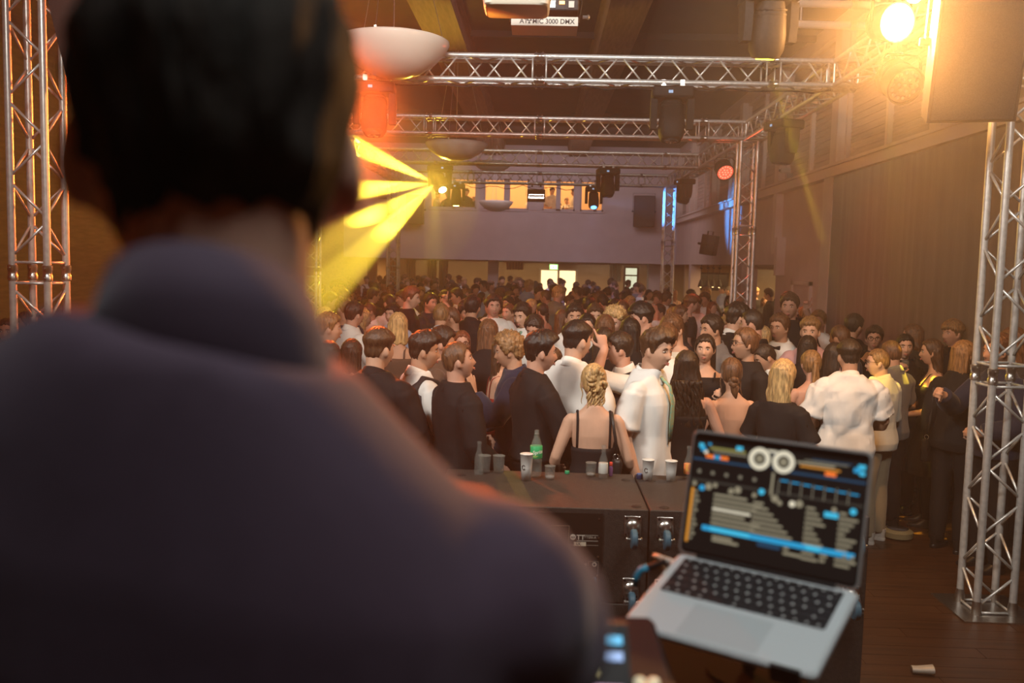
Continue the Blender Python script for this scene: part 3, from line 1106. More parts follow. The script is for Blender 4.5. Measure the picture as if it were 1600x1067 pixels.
# projector in front of it
pj = thing('projector', 'cream white projector hanging at the top edge of the picture', 'projector', at(808, -8, 5.35))
q = MB()
q.stack([(-0.095, 0, 0, 0.178, 0.15), (-0.085, 0, 0, 0.188, 0.16), (0.0, 0, 0, 0.200, 0.17), (0.05, 0, 0, 0.203, 0.17), (0.07, 0, 0, 0.19, 0.16)], n=40, exp=7)
bd = part('housing', q, mat('projector_cream', (0.42, 0.40, 0.33), 0.5), pj)
q = MB()
q.tube([(-0.16, -0.172, 0.045), (-0.08, -0.178, 0.03), (0.0, -0.178, 0.03), (0.08, -0.178, 0.05), (0.19, -0.172, 0.055)], [(0.006, 0.012)] * 5, n=8)
part('rim', q, mat('projector_rim', (0.5, 0.5, 0.46), 0.4), bd, smooth=True)
q = MB()
q.box(-0.095, -0.045, -0.172, -0.158, -0.018, 0.0)
part('badge', q, mat('plate_white', (0.34, 0.33, 0.29)), bd, smooth=False)
q = MB()
q.cyl((0, 0, 0.06), (0, 0, ZC - pj.location.z), 0.025, 10)
part('ceiling_pole', q, M_WHITEP, pj)


def dish(px, py, d, diam, label, thick=0.23):
    p = at(px, py, d)
    r = thing('dish_lamp', label, 'pendant lamp', p)
    ztop = 5.856 if p.x < -1.33 else ZC - 0.004
    q = MB()
    R_ = diam / 2
    prof = [(0.02, -thick * 0.72), (R_ * .25, -thick * .69), (R_ * .5, -thick * .56), (R_ * .75, -thick * .3), (R_ * .92, -thick * .02), (R_, thick * .20), (R_ * 0.995, thick * .26),
            (R_ * .96, thick * .28), (R_ * .6, thick * .33), (0.02, thick * .36)]
    q.lathe(prof, n=48)
    b = part('bowl', q, mat('dish_white', (0.72, 0.68, 0.60), 0.25, spec=0.6), r, smooth=True)
    for a in (20, 140, 260):
        q = MB()
        ax_, ay_ = R_ * .93 * math.cos(R(a)), R_ * .93 * math.sin(R(a))
        q.box(ax_ - 0.012, ax_ + 0.012, ay_ - 0.012, ay_ + 0.012, thick * .24, thick * .33)
        part('clip', q, M_STEEL, b, smooth=False)
        q = MB()
        q.cyl((ax_, ay_, thick * .3), (ax_ * 0.25, ay_ * 0.25, ztop - p.z), 0.0035, 6)
        part('wire', q, M_STEEL, r)
    q = MB()
    q.cyl((0, 0, thick * .3), (0, 0, ztop - p.z), 0.006, 6)
    part('cable', q, M_STEEL, r)
    return r


dish(615, 80, 9.0, 1.10, 'large white dish lamp on wires, nearest of the row', 0.36)
dish(713, 231, 15.4, 1.06, 'second white dish lamp, hanging behind the second cross truss', 0.30)
dish(770, 258, 24.0, 1.05, 'third dish lamp, dim, above the gallery windows', 0.28)
dish(775, 319, 27.5, 1.05, 'farthest dish lamp, bowl in front of the gallery windows', 0.32)

# wide flood light on the farthest truss
fl_ = thing('flood_light', 'black wide flood light on the farthest truss before the gallery windows', 'stage light', (at(838, 300, YT[4]).x, YT[4] - 0.1, TB))
q = MB()
q.rbox(-0.21, 0.21, -0.08, 0.08, -0.40, -0.12, 0.01)
bd = part('housing', q, M_BLACK, fl_)
q = MB()
q.box(-0.18, 0.18, -0.09, -0.08, -0.33, -0.23)
part('reflector', q, M_CHROME, bd, smooth=False)
q = MB()
q.cyl((-0.17, -0.093, -0.275), (0.17, -0.093, -0.275), 0.02, 10)
part('tube_lamp', q, mat('lamp_glass', (0.85, 0.82, 0.7), 0.2), bd)
q = MB()
q.tube([(-0.24, 0, -0.26), (-0.24, 0, -0.06), (0.24, 0, -0.06), (0.24, 0, -0.26)], [(0.005, 0.015)] * 4, n=8, ref=(0, 1, 0))
for sx in (-.1, .1):
    q.box(sx - .02, sx + .02, -.03, .03, -.06, .04)
part('bracket', q, M_BLACK, fl_)


def speaker(loc, w, h, dep, pan, tilt, label, bracket=True, m=None, grille=True, logo=False, cut=0.28):
    r = thing('loudspeaker', label, 'loudspeaker', loc, (R(tilt), 0, R(pan)))
    q = MB()
    k = cut * w
    poly = [(-w / 2, -dep / 2), (w / 2, -dep / 2), (w / 2, dep * .1), (w / 2 - k, dep / 2), (-w / 2 + k, dep / 2), (-w / 2, dep * .1)]
    q.prism(poly, -h / 2, h / 2)
    cab = part('cabinet', q, m or mat('speaker_black', (0.020, 0.019, 0.020), 0.55, noise=0.2, nscale=60, bump=0.2, bscale=200), r, smooth=False)
    if grille:
        q = MB()
        q.rbox(-w / 2 + .015, w / 2 - .015, -dep / 2 - .018, -dep / 2, -h / 2 + .015, h / 2 - .015, 0.012, axis='y')
        part('grille', q, mat('speaker_grille', (0.035, 0.032, 0.032), 0.5, metal=0.3, noise=0.5, nscale=220), cab)
    if bracket:
        q = MB()
        q.tube([(-w / 2 - .03, 0, 0), (-w / 2 - .03, 0, h / 2 + .09), (w / 2 + .03, 0, h / 2 + .09), (w / 2 + .03, 0, 0)], [(0.006, 0.022)] * 4, n=8, ref=(0, 1, 0))
        part('bracket', q, M_BLACK, r)
        for sx in (-1, 1):
            q = MB()
            q.cyl((sx * (w / 2), 0, 0), (sx * (w / 2 + .06), 0, 0), 0.025, 10)
            part('knob', q, M_BLACK, r)
    if logo:
        q = MB()
        q.lathe([(0.012, -.0005), (0.018, -.0005), (0.018, .0005), (0.012, .0005)], n=20, close=True)
        q.v = [v[:, [0, 2, 1]] for v in q.v]
        part('logo_ring', q, mat('logo_print', (0.6, 0.58, 0.52), 0.5), cab, (w / 2 - 0.26, -dep / 2 - .02, h / 2 - .08), smooth=False)
        me = text_mesh('TT', 0.045, bold=True)
        me.materials.append(MATS['logo_print'])
        link('lettering', me, cab, (w / 2 - 0.235, -dep / 2 - .02, h / 2 - .095), (R(90), 0, 0))
    return r


sp_r = speaker(at(1522, 62, 5.75), 0.50, 0.92, 0.46, -14, 20, 'large loudspeaker tilted down, washed in orange haze beside the right tower')
q = MB()
q.tube([(0.0, 0.0, 0.47), (0.0, 0.02, 0.62), (0.02, 0.1, 0.80)], 0.025, n=8)
part('suspension_pole', q, M_BLACK, sp_r)
sp_l = speaker(at(178, 28, 5.75), 0.50, 0.85, 0.5, -14, 18, 'large loudspeaker behind the disc jockey\'s head, by the left tower', logo=True)
q = MB()
q.tube([(0.0, 0.0, 0.42), (0.0, 0.05, 0.62), (-0.1, 0.1, 0.80)], 0.025, n=8)
part('suspension_pole', q, M_BLACK, sp_l)
p = at(1007, 330, 29.5)
speaker((p.x, 29.72, p.z), 0.66, 1.0, 0.55, 0, 0, 'dark blue loudspeaker in a bracket on the gallery front, right side', cut=0.2)
p = at(648, 327, 29.5)
speaker((p.x, 29.72, p.z), 0.56, 0.95, 0.55, 0, 0, 'loudspeaker on the gallery front behind the glaring yellow lamp', cut=0.2)
p = at(600, 303, 29.5)
speaker((p.x, 29.795, p.z + .05), 0.42, 0.34, 0.4, 0, 0, 'small box loudspeaker on the gallery front lost in yellow haze', cut=0.2)
sp_w = speaker((XR - 0.30, 22.7, at(1124, 383, 22.7).z), 0.36, 0.50, 0.36, 62, 8, 'small black loudspeaker on the right wall above the bar opening')
q = MB()
q.tube([(0.0, 0.1, 0.0), (0.1, 0.3, 0.0)], 0.03, n=8)
part('wall_mount', q, M_BLACK, sp_w)
# little camera on the ledge, right wall
cm_ = thing('security_camera', 'small white camera on the right wall below the upper windows', 'camera', (XR - 0.22, 15.9, 3.98))
q = MB()
q.rbox(-0.16, 0.02, -0.04, 0.04, 0, 0.08, 0.012)
part('housing', q, M_WHITEP, cm_)
q = MB()
q.cyl((-0.175, 0, 0.04), (-0.16, 0, 0.04), 0.025, 12)
part('lens', q, M_BLACKG, cm_)
q = MB()
q.box(-0.03, 0.06, -0.02, 0.02, -0.08, 0.0)
part('mount', q, M_STEEL, cm_, smooth=False)
# pair of pipes across the upper right windows
for i, z in enumerate((5.28, 5.05)):
    pp = thing('ceiling_pipe', ('upper', 'lower')[i] + ' of two pale pipes crossing the upper right windows', 'pipe', (2.55, 10.4, z))
    q = MB()
    q.cyl((0, 0, 0), (XR - 2.57, 0.1, 0), 0.045, 12)
    part('tube', q, M_TRIM, pp)
    q = MB()
    q.cyl((0.85, 0.045, 0), (0.93, 0.05, 0), 0.055, 12)
    part('pipe_clip', q, M_STEEL, pp)
    q = MB()
    q.cyl((0.3, 0.015, 0), (0.3, 0.015, ZC - z), 0.012, 8)
    part('hanger', q, M_TRIM, pp)
# cable loops along the first cross truss and by the right tower
for i, (pts, lb) in enumerate((
        ([(TXL + .3 + k * .21, YT[1] - .06, TB - 0.010 - 0.035 * abs(math.sin(k * 1.3))) for k in range(30)], 'black cable sagging below the first silver cross truss'),
        ([(TXL + 1.6 + k * .2, YT[4] - .1, TB - 0.02 - 0.10 * abs(math.sin(k * 0.9))) for k in range(14)], 'black cable hanging in loops below the farthest cross truss'),
        ([at(1560 + 14 * math.cos(a), 80 + 26 * math.sin(a), 5.9) for a in np.linspace(-2, 3.2, 16)], 'black cable loop beside the large right loudspeaker'))):
    q = MB()
    q.tube(pts, 0.009, n=6)
    tag(part('power_cable', q, M_BLACK, smooth=True), lb, 'cable')
# ------------------------------------------------------------------ booth and things in front
POD = 0.688
q = MB()
q.box(-2.6, 2.0, -2.2, 1.9, 0.0, POD)
rs_ = thing('stage_riser', 'low black stage riser under the disc jockey', 'riser')
part('deck', q, mat('riser_black', (0.02, 0.02, 0.02), 0.8), rs_, smooth=False)

# ---- subwoofer stack
M_SUB = mat('sub_black', (0.036, 0.031, 0.028), 0.55, noise=0.25, nscale=50, bump=0.35, bscale=160)
SY0, SY1, ST = 4.43, 5.20, at(1013, 797, 4.43).z
SEAM = at(1015, 797, 4.43).x
SH = 0.49


def caster():
    r = MB()
    r.box(-0.042, 0.042, -0.008, 0.0, -0.052, 0.052)
    return r


def sub(x0, x1, z1, label, h=SH, amp=True, casters=True, panel_x=None):
    t_ = thing('subwoofer', label, 'loudspeaker', ((x0 + x1) / 2, SY0, z1 - h))
    w = (x1 - x0) / 2 - 0.004
    q = MB()
    q.rbox(-w, w, 0, SY1 - SY0, 0.004, h, 0.008, axis='y')
    cab = part('cabinet', q, M_SUB, t_)
    if amp:
        q = MB()
        a0, a1 = panel_x
        q.box(a0, a1, -0.006, 0.0, 0.03, h - 0.025)
        pan = part('amplifier_panel', q, mat('amp_panel', (0.012, 0.011, 0.010), 0.4), cab, smooth=False)
        for xx in (a0 + .02, a1 - .02):
            for k in range(5):
                s_ = MB()
                s_.cyl((xx, -0.010, 0.05 + k * (h - 0.1) / 4), (xx, -0.005, 0.05 + k * (h - 0.1) / 4), 0.0045, 8)
                part('screw', s_, M_STEEL, pan)
        f_ = MB()
        for xa, xb, za, zb in ((a1 - .17, a1 - .02, .30, .303), (a1 - .066, a1 - .016, .218, .220), (a1 - .066, a1 - .064, .06, .22), (a1 - .018, a1 - .016, .06, .22), (a1 - .066, a1 - .016, .06, .062), (a1 - .17, a1 - .168, .25, .40), (a1 - .30, a1 - .17, .398, .40)):
            f_.box(xa, xb, -0.0068, -0.006, za, zb)
        for k in range(9):
            f_.box(a1 - .19, a1 - .08, -0.0068, -0.006, .075 + k * .014, .0775 + k * .014)
        part('panel_print', f_, mat('print_grey', (0.22, 0.20, 0.17), 0.6), pan, smooth=False)
        # maker's ring, big letters, grey bar
        q = MB()
        q.lathe([(0.0, -0.0008), (0.0145, -0.0008), (0.0145, 0.0008), (0.0, 0.0008)], n=24)
        q.v = [v[:, [0, 2, 1]] for v in q.v]
        part('logo_ring', q, mat('logo_print', (0.6, 0.58, 0.52), 0.5), pan, (a1 - .148, -0.007, .342), smooth=False)
        me = text_mesh('RCF', 0.011, bold=True)
        me.materials.append(M_INK)
        link('lettering', me, pan, (a1 - .1575, -0.0082, .338), (R(90), 0, 0))
        me = text_mesh('TT', 0.034, bold=True)
        me.materials.append(MATS['logo_print'])
        link('lettering', me, pan, (a1 - .130, -0.0072, .330), (R(90), 0, 0))
        me = text_mesh('TTS56-A', 0.017)
        me.materials.append(mat('print_pale', (0.42, 0.40, 0.35), 0.6))
        link('lettering', me, pan, (a1 - .093, -0.0072, .337), (R(90), 0, 0))
        q = MB()
        q.box(a1 - .128, a1 - .022, -0.0068, -0.006, .3225, .3255)
        q.box(a1 - .094, a1 - .022, -0.0068, -0.006, .352, .354)
        part('panel_print', q, MATS['print_pale'], pan, smooth=False)
        q = MB()
        q.box(a1 - .142, a1 - .082, -0.0075, -0.006, .297, .317)
        st_ = part('sticker', q, mat('sticker_white', (0.62, 0.57, 0.45), 0.6), pan, smooth=False)
        me = text_mesh('LK', 0.019, bold=True)
        me.materials.append(M_INK)
        link('lettering', me, st_, (a1 - .130, -0.0080, .302), (R(90), 0, 0))
        q = MB()
        q.box(a1 - .114, a1 - .074, -0.0075, -0.006, .19, .208)
        part('sticker', q, mat('sticker_white2', (0.6, 0.58, 0.54), 0.6), pan, smooth=False)
        q = MB()
        q.lathe([(0.006, -.002), (0.0115, -.002), (0.0115, .002), (0.006, .002)], n=20, close=True)
        q.v = [v[:, [0, 2, 1]] for v in q.v]
        part('socket_ring', q, MATS['print_pale'], pan, (a1 - .036, -0.007, .204), smooth=False)
        q = MB()
        q.rbox(-0.012, 0.012, -0.05, 0.0, -0.016, 0.016, 0.006, axis='y')
        pg = part('power_plug', q, mat('plug_blue', (0.03, 0.30, 0.62), 0.45), pan, (a1 - .036, -0.006, .126))
        q = MB()
        q.tube([(0, -0.04, -0.012), (-0.006, -0.06, -0.03), (-0.012, -0.06, -0.06)], 0.0045, n=8)
        part('cable', q, M_BLACK, pg)
    return t_, cab, w


def casters(cab, xs, zs, zroll=(0, 0, 0, 0)):
    for (x, z), rl in zip([(x, z) for x in xs for z in zs], (14, 8, 20, 5)):
        q = MB()
        q.rbox(-0.042, 0.042, -0.006, 0.0, -0.053, 0.053, 0.006, axis='y')
        pl = part('caster_plate', q, M_STEEL, cab, (x, -0.001, z))
        for sx in (-1, 1):
            for sz in (-1, 1):
                s_ = MB()
                s_.cyl((sx * .031, -.010, sz * .042), (sx * .031, -.005, sz * .042), 0.007, 8)
                part('bolt', s_, M_BLACK, pl)
        q = MB()                                   # swivel head, fork, axle
        q.lathe([(0.0, 0.030), (0.012, 0.030), (0.020, 0.026), (0.034, 0.020), (0.038, 0.006)][::-1], n=22)
        q.v = [np.stack([v[:, 0], -v[:, 2], v[:, 1]], 1) for v in q.v]
        fk = part('caster_fork', q, M_STEEL, pl, smooth=True)
        q = MB()
        for sx in (-1, 1):
            q.tube([(sx * .034, -.018, .006), (sx * .033, -.045, -.012), (sx * .028, -.085, -.044)], [(.015, 0.0025), (.013, 0.0025), (.010, 0.0025)], n=8, ref=(1, 0, 0))
        q.cyl((-.034, -.082, -.042), (.034, -.082, -.042), 0.007, 10)
        q.ell((-.036, -.082, -.042), (.007, .011, .011), 8, 6)
        q.ell((.036, -.082, -.042), (.007, .011, .011), 8, 6)
        o = part('caster_fork', q, M_STEEL, pl)
        q = MB()
        q.lathe([(0.012, -0.017), (0.044, -0.016), (0.050, -0.010), (0.050, 0.010), (0.044, 0.016), (0.012, 0.017)], n=28)
        q.v = [v[:, [2, 0, 1]] for v in q.v]
        part('wheel', q, mat('caster_blue', (0.05, 0.13, 0.19), 0.45), pl, (0, -.082, -.042))


a_, ca, wa = sub(SEAM - 1.10, SEAM, ST, 'black subwoofer with amplifier panel and casters, top of the left stack', panel_x=(-0.30, 0.318))
casters(ca, (0.468,), (SH - 0.085, 0.085))
b_, cb_, wb_ = sub(SEAM, SEAM + 1.10, ST, 'black subwoofer with casters behind the laptop, top of the right stack', amp=False)
casters(cb_, (-0.470, 0.470), (SH - 0.085, 0.085))
sub(SEAM - 1.10, SEAM, ST - SH, 'lower black subwoofer under the left stack', h=ST - SH, panel_x=(-0.30, 0.318))
sub(SEAM, SEAM + 1.10, ST - SH, 'lower black subwoofer under the right stack', h=ST - SH, amp=False)
for cabn, xs in ((ca, (0.49, -0.45)), (cb_, (-0.47, 0.45))):         # round fly points on top
    for x in xs:
        for y in (0.06, 0.62):
            q = MB()
            q.lathe([(0.0, 0.001), (0.026, 0.001), (0.028, 0.0), (0.02, 0.004), (0.0, 0.004)][1:4], n=20)
            part('top_cup', q, M_BLACK, cabn, (x, y, SH))

# ---- bottles and glasses on the subwoofers
M_CLEAR = mat('clear_glass', (0.55, 0.6, 0.57), 0.04, trans=0.6, ior=1.15, alpha=0.27, spec=1.0)
M_PET = mat('clear_plastic', (0.50, 0.55, 0.50), 0.10, trans=0.5, ior=1.08, alpha=0.42, spec=0.9)
M_FROST = mat('frosted_cup', (0.90, 0.94, 0.93), 0.45, alpha=0.68, spec=0.6)


def on_sub(px, py):
    r = CAMROT @ Vector(((px - CXP) / FPX, -(py - CYP) / FPX, -1.0))
    t_ = (ST - CAMZ) / r.z
    p = Vector((0, 0, CAMZ)) + r * t_
    p.z = ST + 0.0005
    return p


def cup(px, py, h, r0, r1, label, m, liquid=None, lz=0.3, print_=False):
    t_ = thing('drinking_cup', label, 'cup', on_sub(px, py))
    q = MB()
    q.lathe([(r0, 0), (r0 + (r1 - r0) * .5, h * .5), (r1, h), (r1 + .0015, h + .001), (r1 - .002, h), (r0 - .002, 0.006), (0.001, 0.006)], n=28)
    wl_ = part('wall', q, m, t_, smooth=True)
    if liquid:
        q = MB()
        q.lathe([(r0 - .004, 0.007), (r0 + (r1 - r0) * lz - .004, h * lz)], n=24)
        part('drink', q, liquid, t_, smooth=True)
    if print_:
        q = MB()
        rr = r0 + (r1 - r0) * .55 + 0.0012
        ring = [(0.009 * math.cos(a), 0.012 * math.sin(a)) for a in np.linspace(0.5, 5.8, 14)]
        q.tube([(rr * math.sin(u / rr - .5), -rr * math.cos(u / rr - .5), h * .52 + v) for u, v in ring], 0.0022, n=6)
        part('print', q, M_INK, wl_)
    q = MB()
    q.lathe([(r1 + .0003, h - .002), (r1 + .0025, h), (r1 + .0003, h + .002)], n=28)
    part('rim', q, m, t_, smooth=True)
    return t_


M_PINK = mat('pink_drink', (0.75, 0.25, 0.18), 0.2, alpha=0.75)
cup(822, 750, 0.150, 0.027, 0.036, 'tall frosted cup with pink drink in front of the green label bottle', M_FROST, M_PINK, 0.22, True)
cup(859, 749, 0.078, 0.028, 0.030, 'short clear glass beside the tall frosted cup', M_CLEAR, mat('ice_water', (0.8, 0.82, 0.8), 0.1, alpha=0.4), 0.3)
cup(923, 744, 0.080, 0.028, 0.031, 'short clear glass left of the small bottle', M_CLEAR, MATS['ice_water'], 0.25)
cup(1012, 750, 0.118, 0.026, 0.034, 'frosted cup with dark logo at the seam of the subwoofers', M_FROST, None, 0, True)
cup(1048, 751, 0.115, 0.025, 0.034, 'plain frosted cup right of the logo cup', M_FROST)
cup(779, 738, 0.100, 0.030, 0.036, 'clear glass half hidden by the disc jockey\'s shoulder', M_CLEAR)
cup(757, 738, 0.100, 0.030, 0.036, 'clear glass farthest left, behind the disc jockey\'s shoulder', M_CLEAR)


def bottle(px, py, prof, label, m, parts_=()):
    t_ = thing('bottle', label, 'bottle', on_sub(px, py))
    q = MB()
    inner = [(max(r - .002, 0.002), z) for r, z in prof[::-1]]
    q.lathe(prof, n=28)
    part('glass_body', q, m, t_, smooth=True)
    for nm_, pr, mm in parts_:
        q = MB()
        q.lathe(pr, n=28)
        part(nm_, q, mm, t_, smooth=True)
    return t_


M_LABG = mat('label_green', (0.02, 0.42, 0.14), 0.5)
spb = bottle(837, 744, [(0.030, 0), (0.033, 0.006), (0.034, 0.05), (0.034, 0.155), (0.030, 0.185), (0.018, 0.225), (0.0125, 0.245), (0.0125, 0.268), (0.011, 0.27)],
             'plastic soda bottle with green label on the subwoofer', M_PET,
             [('label', [(0.0345, 0.108), (0.0352, 0.109), (0.0352, 0.178), (0.0338, 0.179)], M_LABG), ('neck_ring', [(0.0135, 0.244), (0.0155, 0.246), (0.0155, 0.249), (0.0135, 0.251)], M_PET)])
lt = text_mesh('Sprite', 0.030, bold=True, extrude=0.0004)
V = np.empty(len(lt.vertices) * 3, np.float32)
lt.vertices.foreach_get('co', V)
V = V.reshape(-1, 3)
rr = 0.0357
ang = (V[:, 0] - 0.022) / rr * 0.92
V2 = np.stack([(rr + V[:, 2]) * np.sin(ang), -(rr + V[:, 2]) * np.cos(ang), V[:, 1] + 0.136 + 0.12 * (V[:, 0] - .03)], 1)
lt.vertices.foreach_set('co', V2.astype(np.float32).ravel())
lt.materials.append(mat('label_white', (0.85, 0.88, 0.82), 0.5))
link('lettering', lt, spb)
q = MB()
q.tube([(rr * math.sin(a), -rr * math.cos(a), 0.124) for a in np.linspace(-.9, .3, 8)], 0.0012, n=6)
q.tube([(rr * math.sin(a), -rr * math.cos(a), 0.118) for a in np.linspace(-.8, .1, 8)], 0.001, n=6)
part('label_print', q, mat('label_yellow', (0.7, 0.8, 0.2), 0.5), spb)
cl = [(0.024, 0), (0.0265, 0.005), (0.0265, 0.095), (0.020, 0.118), (0.0125, 0.140), (0.011, 0.175), (0.0135, 0.178), (0.0135, 0.190), (0.0115, 0.192)]
bottle(942, 747, cl, 'clear glass bottle with pale paper label behind the bare-backed woman', M_CLEAR, [('label', [(0.0268, 0.030), (0.0272, 0.031), (0.0272, 0.088), (0.0268, 0.089)], mat('label_paper', (0.62, 0.64, 0.60), 0.6))])
bottle(1075, 748, cl, 'clear glass bottle with yellow and red label left of the laptop screen', M_CLEAR, [('label', [(0.0268, 0.03), (0.0272, 0.031), (0.0272, 0.088), (0.0268, 0.089)], mat('label_redyellow', (0.5, 0.08, 0.05), 0.6, noise=0.9, nscale=50, dark=(0.8, 0.55, 0.08)))])
bottle(748, 741, cl, 'clear bottle farthest left on the subwoofer, behind the shoulder', M_CLEAR)
bottle(954, 744, [(0.010, 0), (0.012, 0.004), (0.012, 0.050), (0.008, 0.060), (0.007, 0.065)], 'tiny bottle with red cap and purple drink beside the clear bottle', mat('purple_drink', (0.25, 0.12, 0.3), 0.2, alpha=0.8),
       [('cap', [(0.008, 0.062), (0.0095, 0.063), (0.0095, 0.082), (0.008, 0.083)], mat('cap_red', (0.75, 0.08, 0.05), 0.4))])
cp = thing('plastic_stopper', 'small green screw top lying on the subwoofer', 'bottle top', on_sub(886, 740))
q = MB()
q.lathe([(0.014, 0), (0.0145, 0.003), (0.0145, 0.014), (0.012, 0.017)], n=24)
part('shell', q, mat('cap_green', (0.01, 0.28, 0.12), 0.4), cp)
q = MB()
q.lathe([(0.0146, 0.002), (0.0152, 0.003), (0.0152, 0.005), (0.0146, 0.006)], n=24)
part('tamper_ring', q, MATS['cap_green'], cp)
ck = thing('drink_can', 'small dark can top beside the logo cup', 'can', on_sub(999, 748))
q = MB()
q.lathe([(0.017, 0), (0.019, 0.004), (0.019, 0.024), (0.016, 0.028)], n=24)
part('can_body', q, mat('can_navy', (0.02, 0.03, 0.08), 0.3), ck)
q = MB()
q.lathe([(0.012, 0.028), (0.016, 0.0285), (0.016, 0.0305)], n=24)
part('lid', q, mat('can_blue', (0.05, 0.15, 0.5), 0.3), ck)

# ---- laptop on its stand
LR = Matrix(((0.8264, 0.5394, -0.1618), (-0.5631, 0.7953, -0.2245), (0.0075, 0.2766, 0.9609)))
LM = LR.to_4x4()
LM.translation = Vector((0.33120, 1.39976, 1.76316))
LW, LD = 0.3126, 0.2212
M_SILV = mat('laptop_silver', (0.60, 0.64, 0.65), 0.42, 0.15)
lap = thing('laptop', 'open silver laptop running disc jockey software on a stand', 'laptop')
lap.matrix_world = LM
q = MB()
q.rbox(-LW / 2, LW / 2, -LD / 2, LD / 2, -0.0155, 0, 0.011, seg=5)
base = part('base', q, M_SILV, lap)
q = MB()
q.rbox(-0.137, 0.137, -0.006, 0.098, 0.0, 0.0006, 0.004)
part('keyboard_well', q, mat('key_well', (0.012, 0.012, 0.013), 0.6), base)
M_KEY = mat('key_black', (0.016, 0.016, 0.018), 0.45)
M_KEYL = mat('key_legend', (0.34, 0.34, 0.33), 0.5, emit=(0.8, 0.85, 0.85), estr=0.03, sample=False)
kme = {}


def key_me(w, d):
    k = (round(w, 4), round(d, 4))
    if k not in kme:
        q = MB()
        q.rbox(-w / 2, w / 2, -d / 2, d / 2, 0, 0.0013, 0.0015, 0, seg=2)
        q.box(-0.0022, 0.0022, -0.0028, 0.0028, 0.0013, 0.00136, 1)
        kme[k] = q.mesh('key')
        kme[k].materials.append(M_KEY)
        kme[k].materials.append(M_KEYL)
    return kme[k]


rows = [(0.0915, 0.0095, [1] * 14), (0.0745, 0.0165, [1] * 13 + [1.5]), (0.0555, 0.0165, [1.5] + [1] * 13), (0.0365, 0.0165, [1.75] + [1] * 11 + [1.75]), (0.0175, 0.0165, [2.2] + [1] * 10 + [2.3]), (0.0, 0.0105, [1, 1, 1, 1.25, 5, 1.25, 1, .95, .95, .95])]
for yk, dk, ws in rows:
    tot = sum(ws)
    unit = 0.270 / tot
    x = -0.135
    for w_ in ws:
        link('key', key_me(w_ * unit - 0.0026, dk), base, (x + w_ * unit / 2, yk if dk < .012 else yk, 0.0006))
        x += w_ * unit
q = MB()
q.rbox(-0.065, 0.065, -0.100, -0.018, 0.0, 0.00035, 0.004)
part('trackpad', q, mat('trackpad_silver', (0.50, 0.54, 0.55), 0.35, 0.1), base)
HA = 2.07836
# screen lid: local frame with x right, y up along the lid, z toward the viewer
lid = link('lid', None, lap)
sc_dir = Vector((0, -math.cos(HA), math.sin(HA)))
nrm = Vector((1, 0, 0)).cross(sc_dir)
LDm = Matrix((Vector((1, 0, 0)), sc_dir, nrm)).transposed().to_4x4()
LDm.translation = Vector((0, LD / 2 - 0.004, 0.002))
q = MB()
q.rbox(-LW / 2, LW / 2, 0.0, 0.2212, -0.0045, 0.0, 0.011, seg=5)
bpy.data.objects.remove(lid)
lid = part('lid', q, mat('laptop_lid', (0.36, 0.34, 0.32), 0.5, 0.2), lap)
lid.matrix_local = LDm
q = MB()
q.rbox(-LW / 2 + .0042, LW / 2 - .0042, 0.004, 0.2165, 0.0, 0.0006, 0.009, seg=4)
part('bezel', q, mat('bezel_black', (0.004, 0.004, 0.004), 0.25), lid)
q = MB()
q.cyl((-0.12, 0.0, -0.001), (0.12, 0.0, -0.001), 0.0045, 10)
part('hinge', q, M_BLACK, lid)
SW, SH0, SHH = 0.300, 0.0085, 0.196


def em(name, c, s=1.0):
    return mat('screen_' + name, (0.01, 0.01, 0.01), 0.4, emit=c, estr=s, sample=False)


SCM = [em('dark', (0.004, 0.0035, 0.003), 1), em('blue', (0.02, 0.32, 0.60), 1.0), em('orange', (0.95, 0.20, 0.03), 1.0), em('white', (0.72, 0.66, 0.50), 1.0),
       em('grey', (0.20, 0.18, 0.13), 1), em('cyan', (0.05, 0.48, 0.72), 1.0), em('darkblue', (0.012, 0.05, 0.10), 1), em('amber', (0.62, 0.25, 0.03), 1), em('olive', (0.22, 0.20, 0.06), 1), em('list', (0.036, 0.033, 0.026), 1), em('beige', (0.26, 0.23, 0.155), 1)]
scr = MB()


def srect(u0, v0, u1, v1, mi, lay=1):
    """u from the left, v from the top, 0..1 of the display"""
    x0, x1 = -SW / 2 + u0 * SW, -SW / 2 + u1 * SW
    y0, y1 = SH0 + (1 - v1) * SHH, SH0 + (1 - v0) * SHH
    z = 0.0007 + lay * 0.00006
    scr.add([(x0, y0, z), (x1, y0, z), (x1, y1, z), (x0, y1, z)], [(0, 1, 2, 3)], mi)


def sring(u, v, r0, r1, mi, lay=3):
    cx_, cy_ = -SW / 2 + u * SW, SH0 + (1 - v) * SHH
    z = 0.0007 + lay * 0.00006
    n = 28
    a = np.linspace(0, 2 * np.pi, n, endpoint=False)
    V = [(cx_ + r1 * math.cos(t), cy_ + r1 * math.sin(t), z) for t in a] + [(cx_ + r0 * math.cos(t), cy_ + r0 * math.sin(t), z) for t in a]
    scr.add(V, [(i, (i + 1) % n, n + (i + 1) % n, n + i) for i in range(n)], mi)


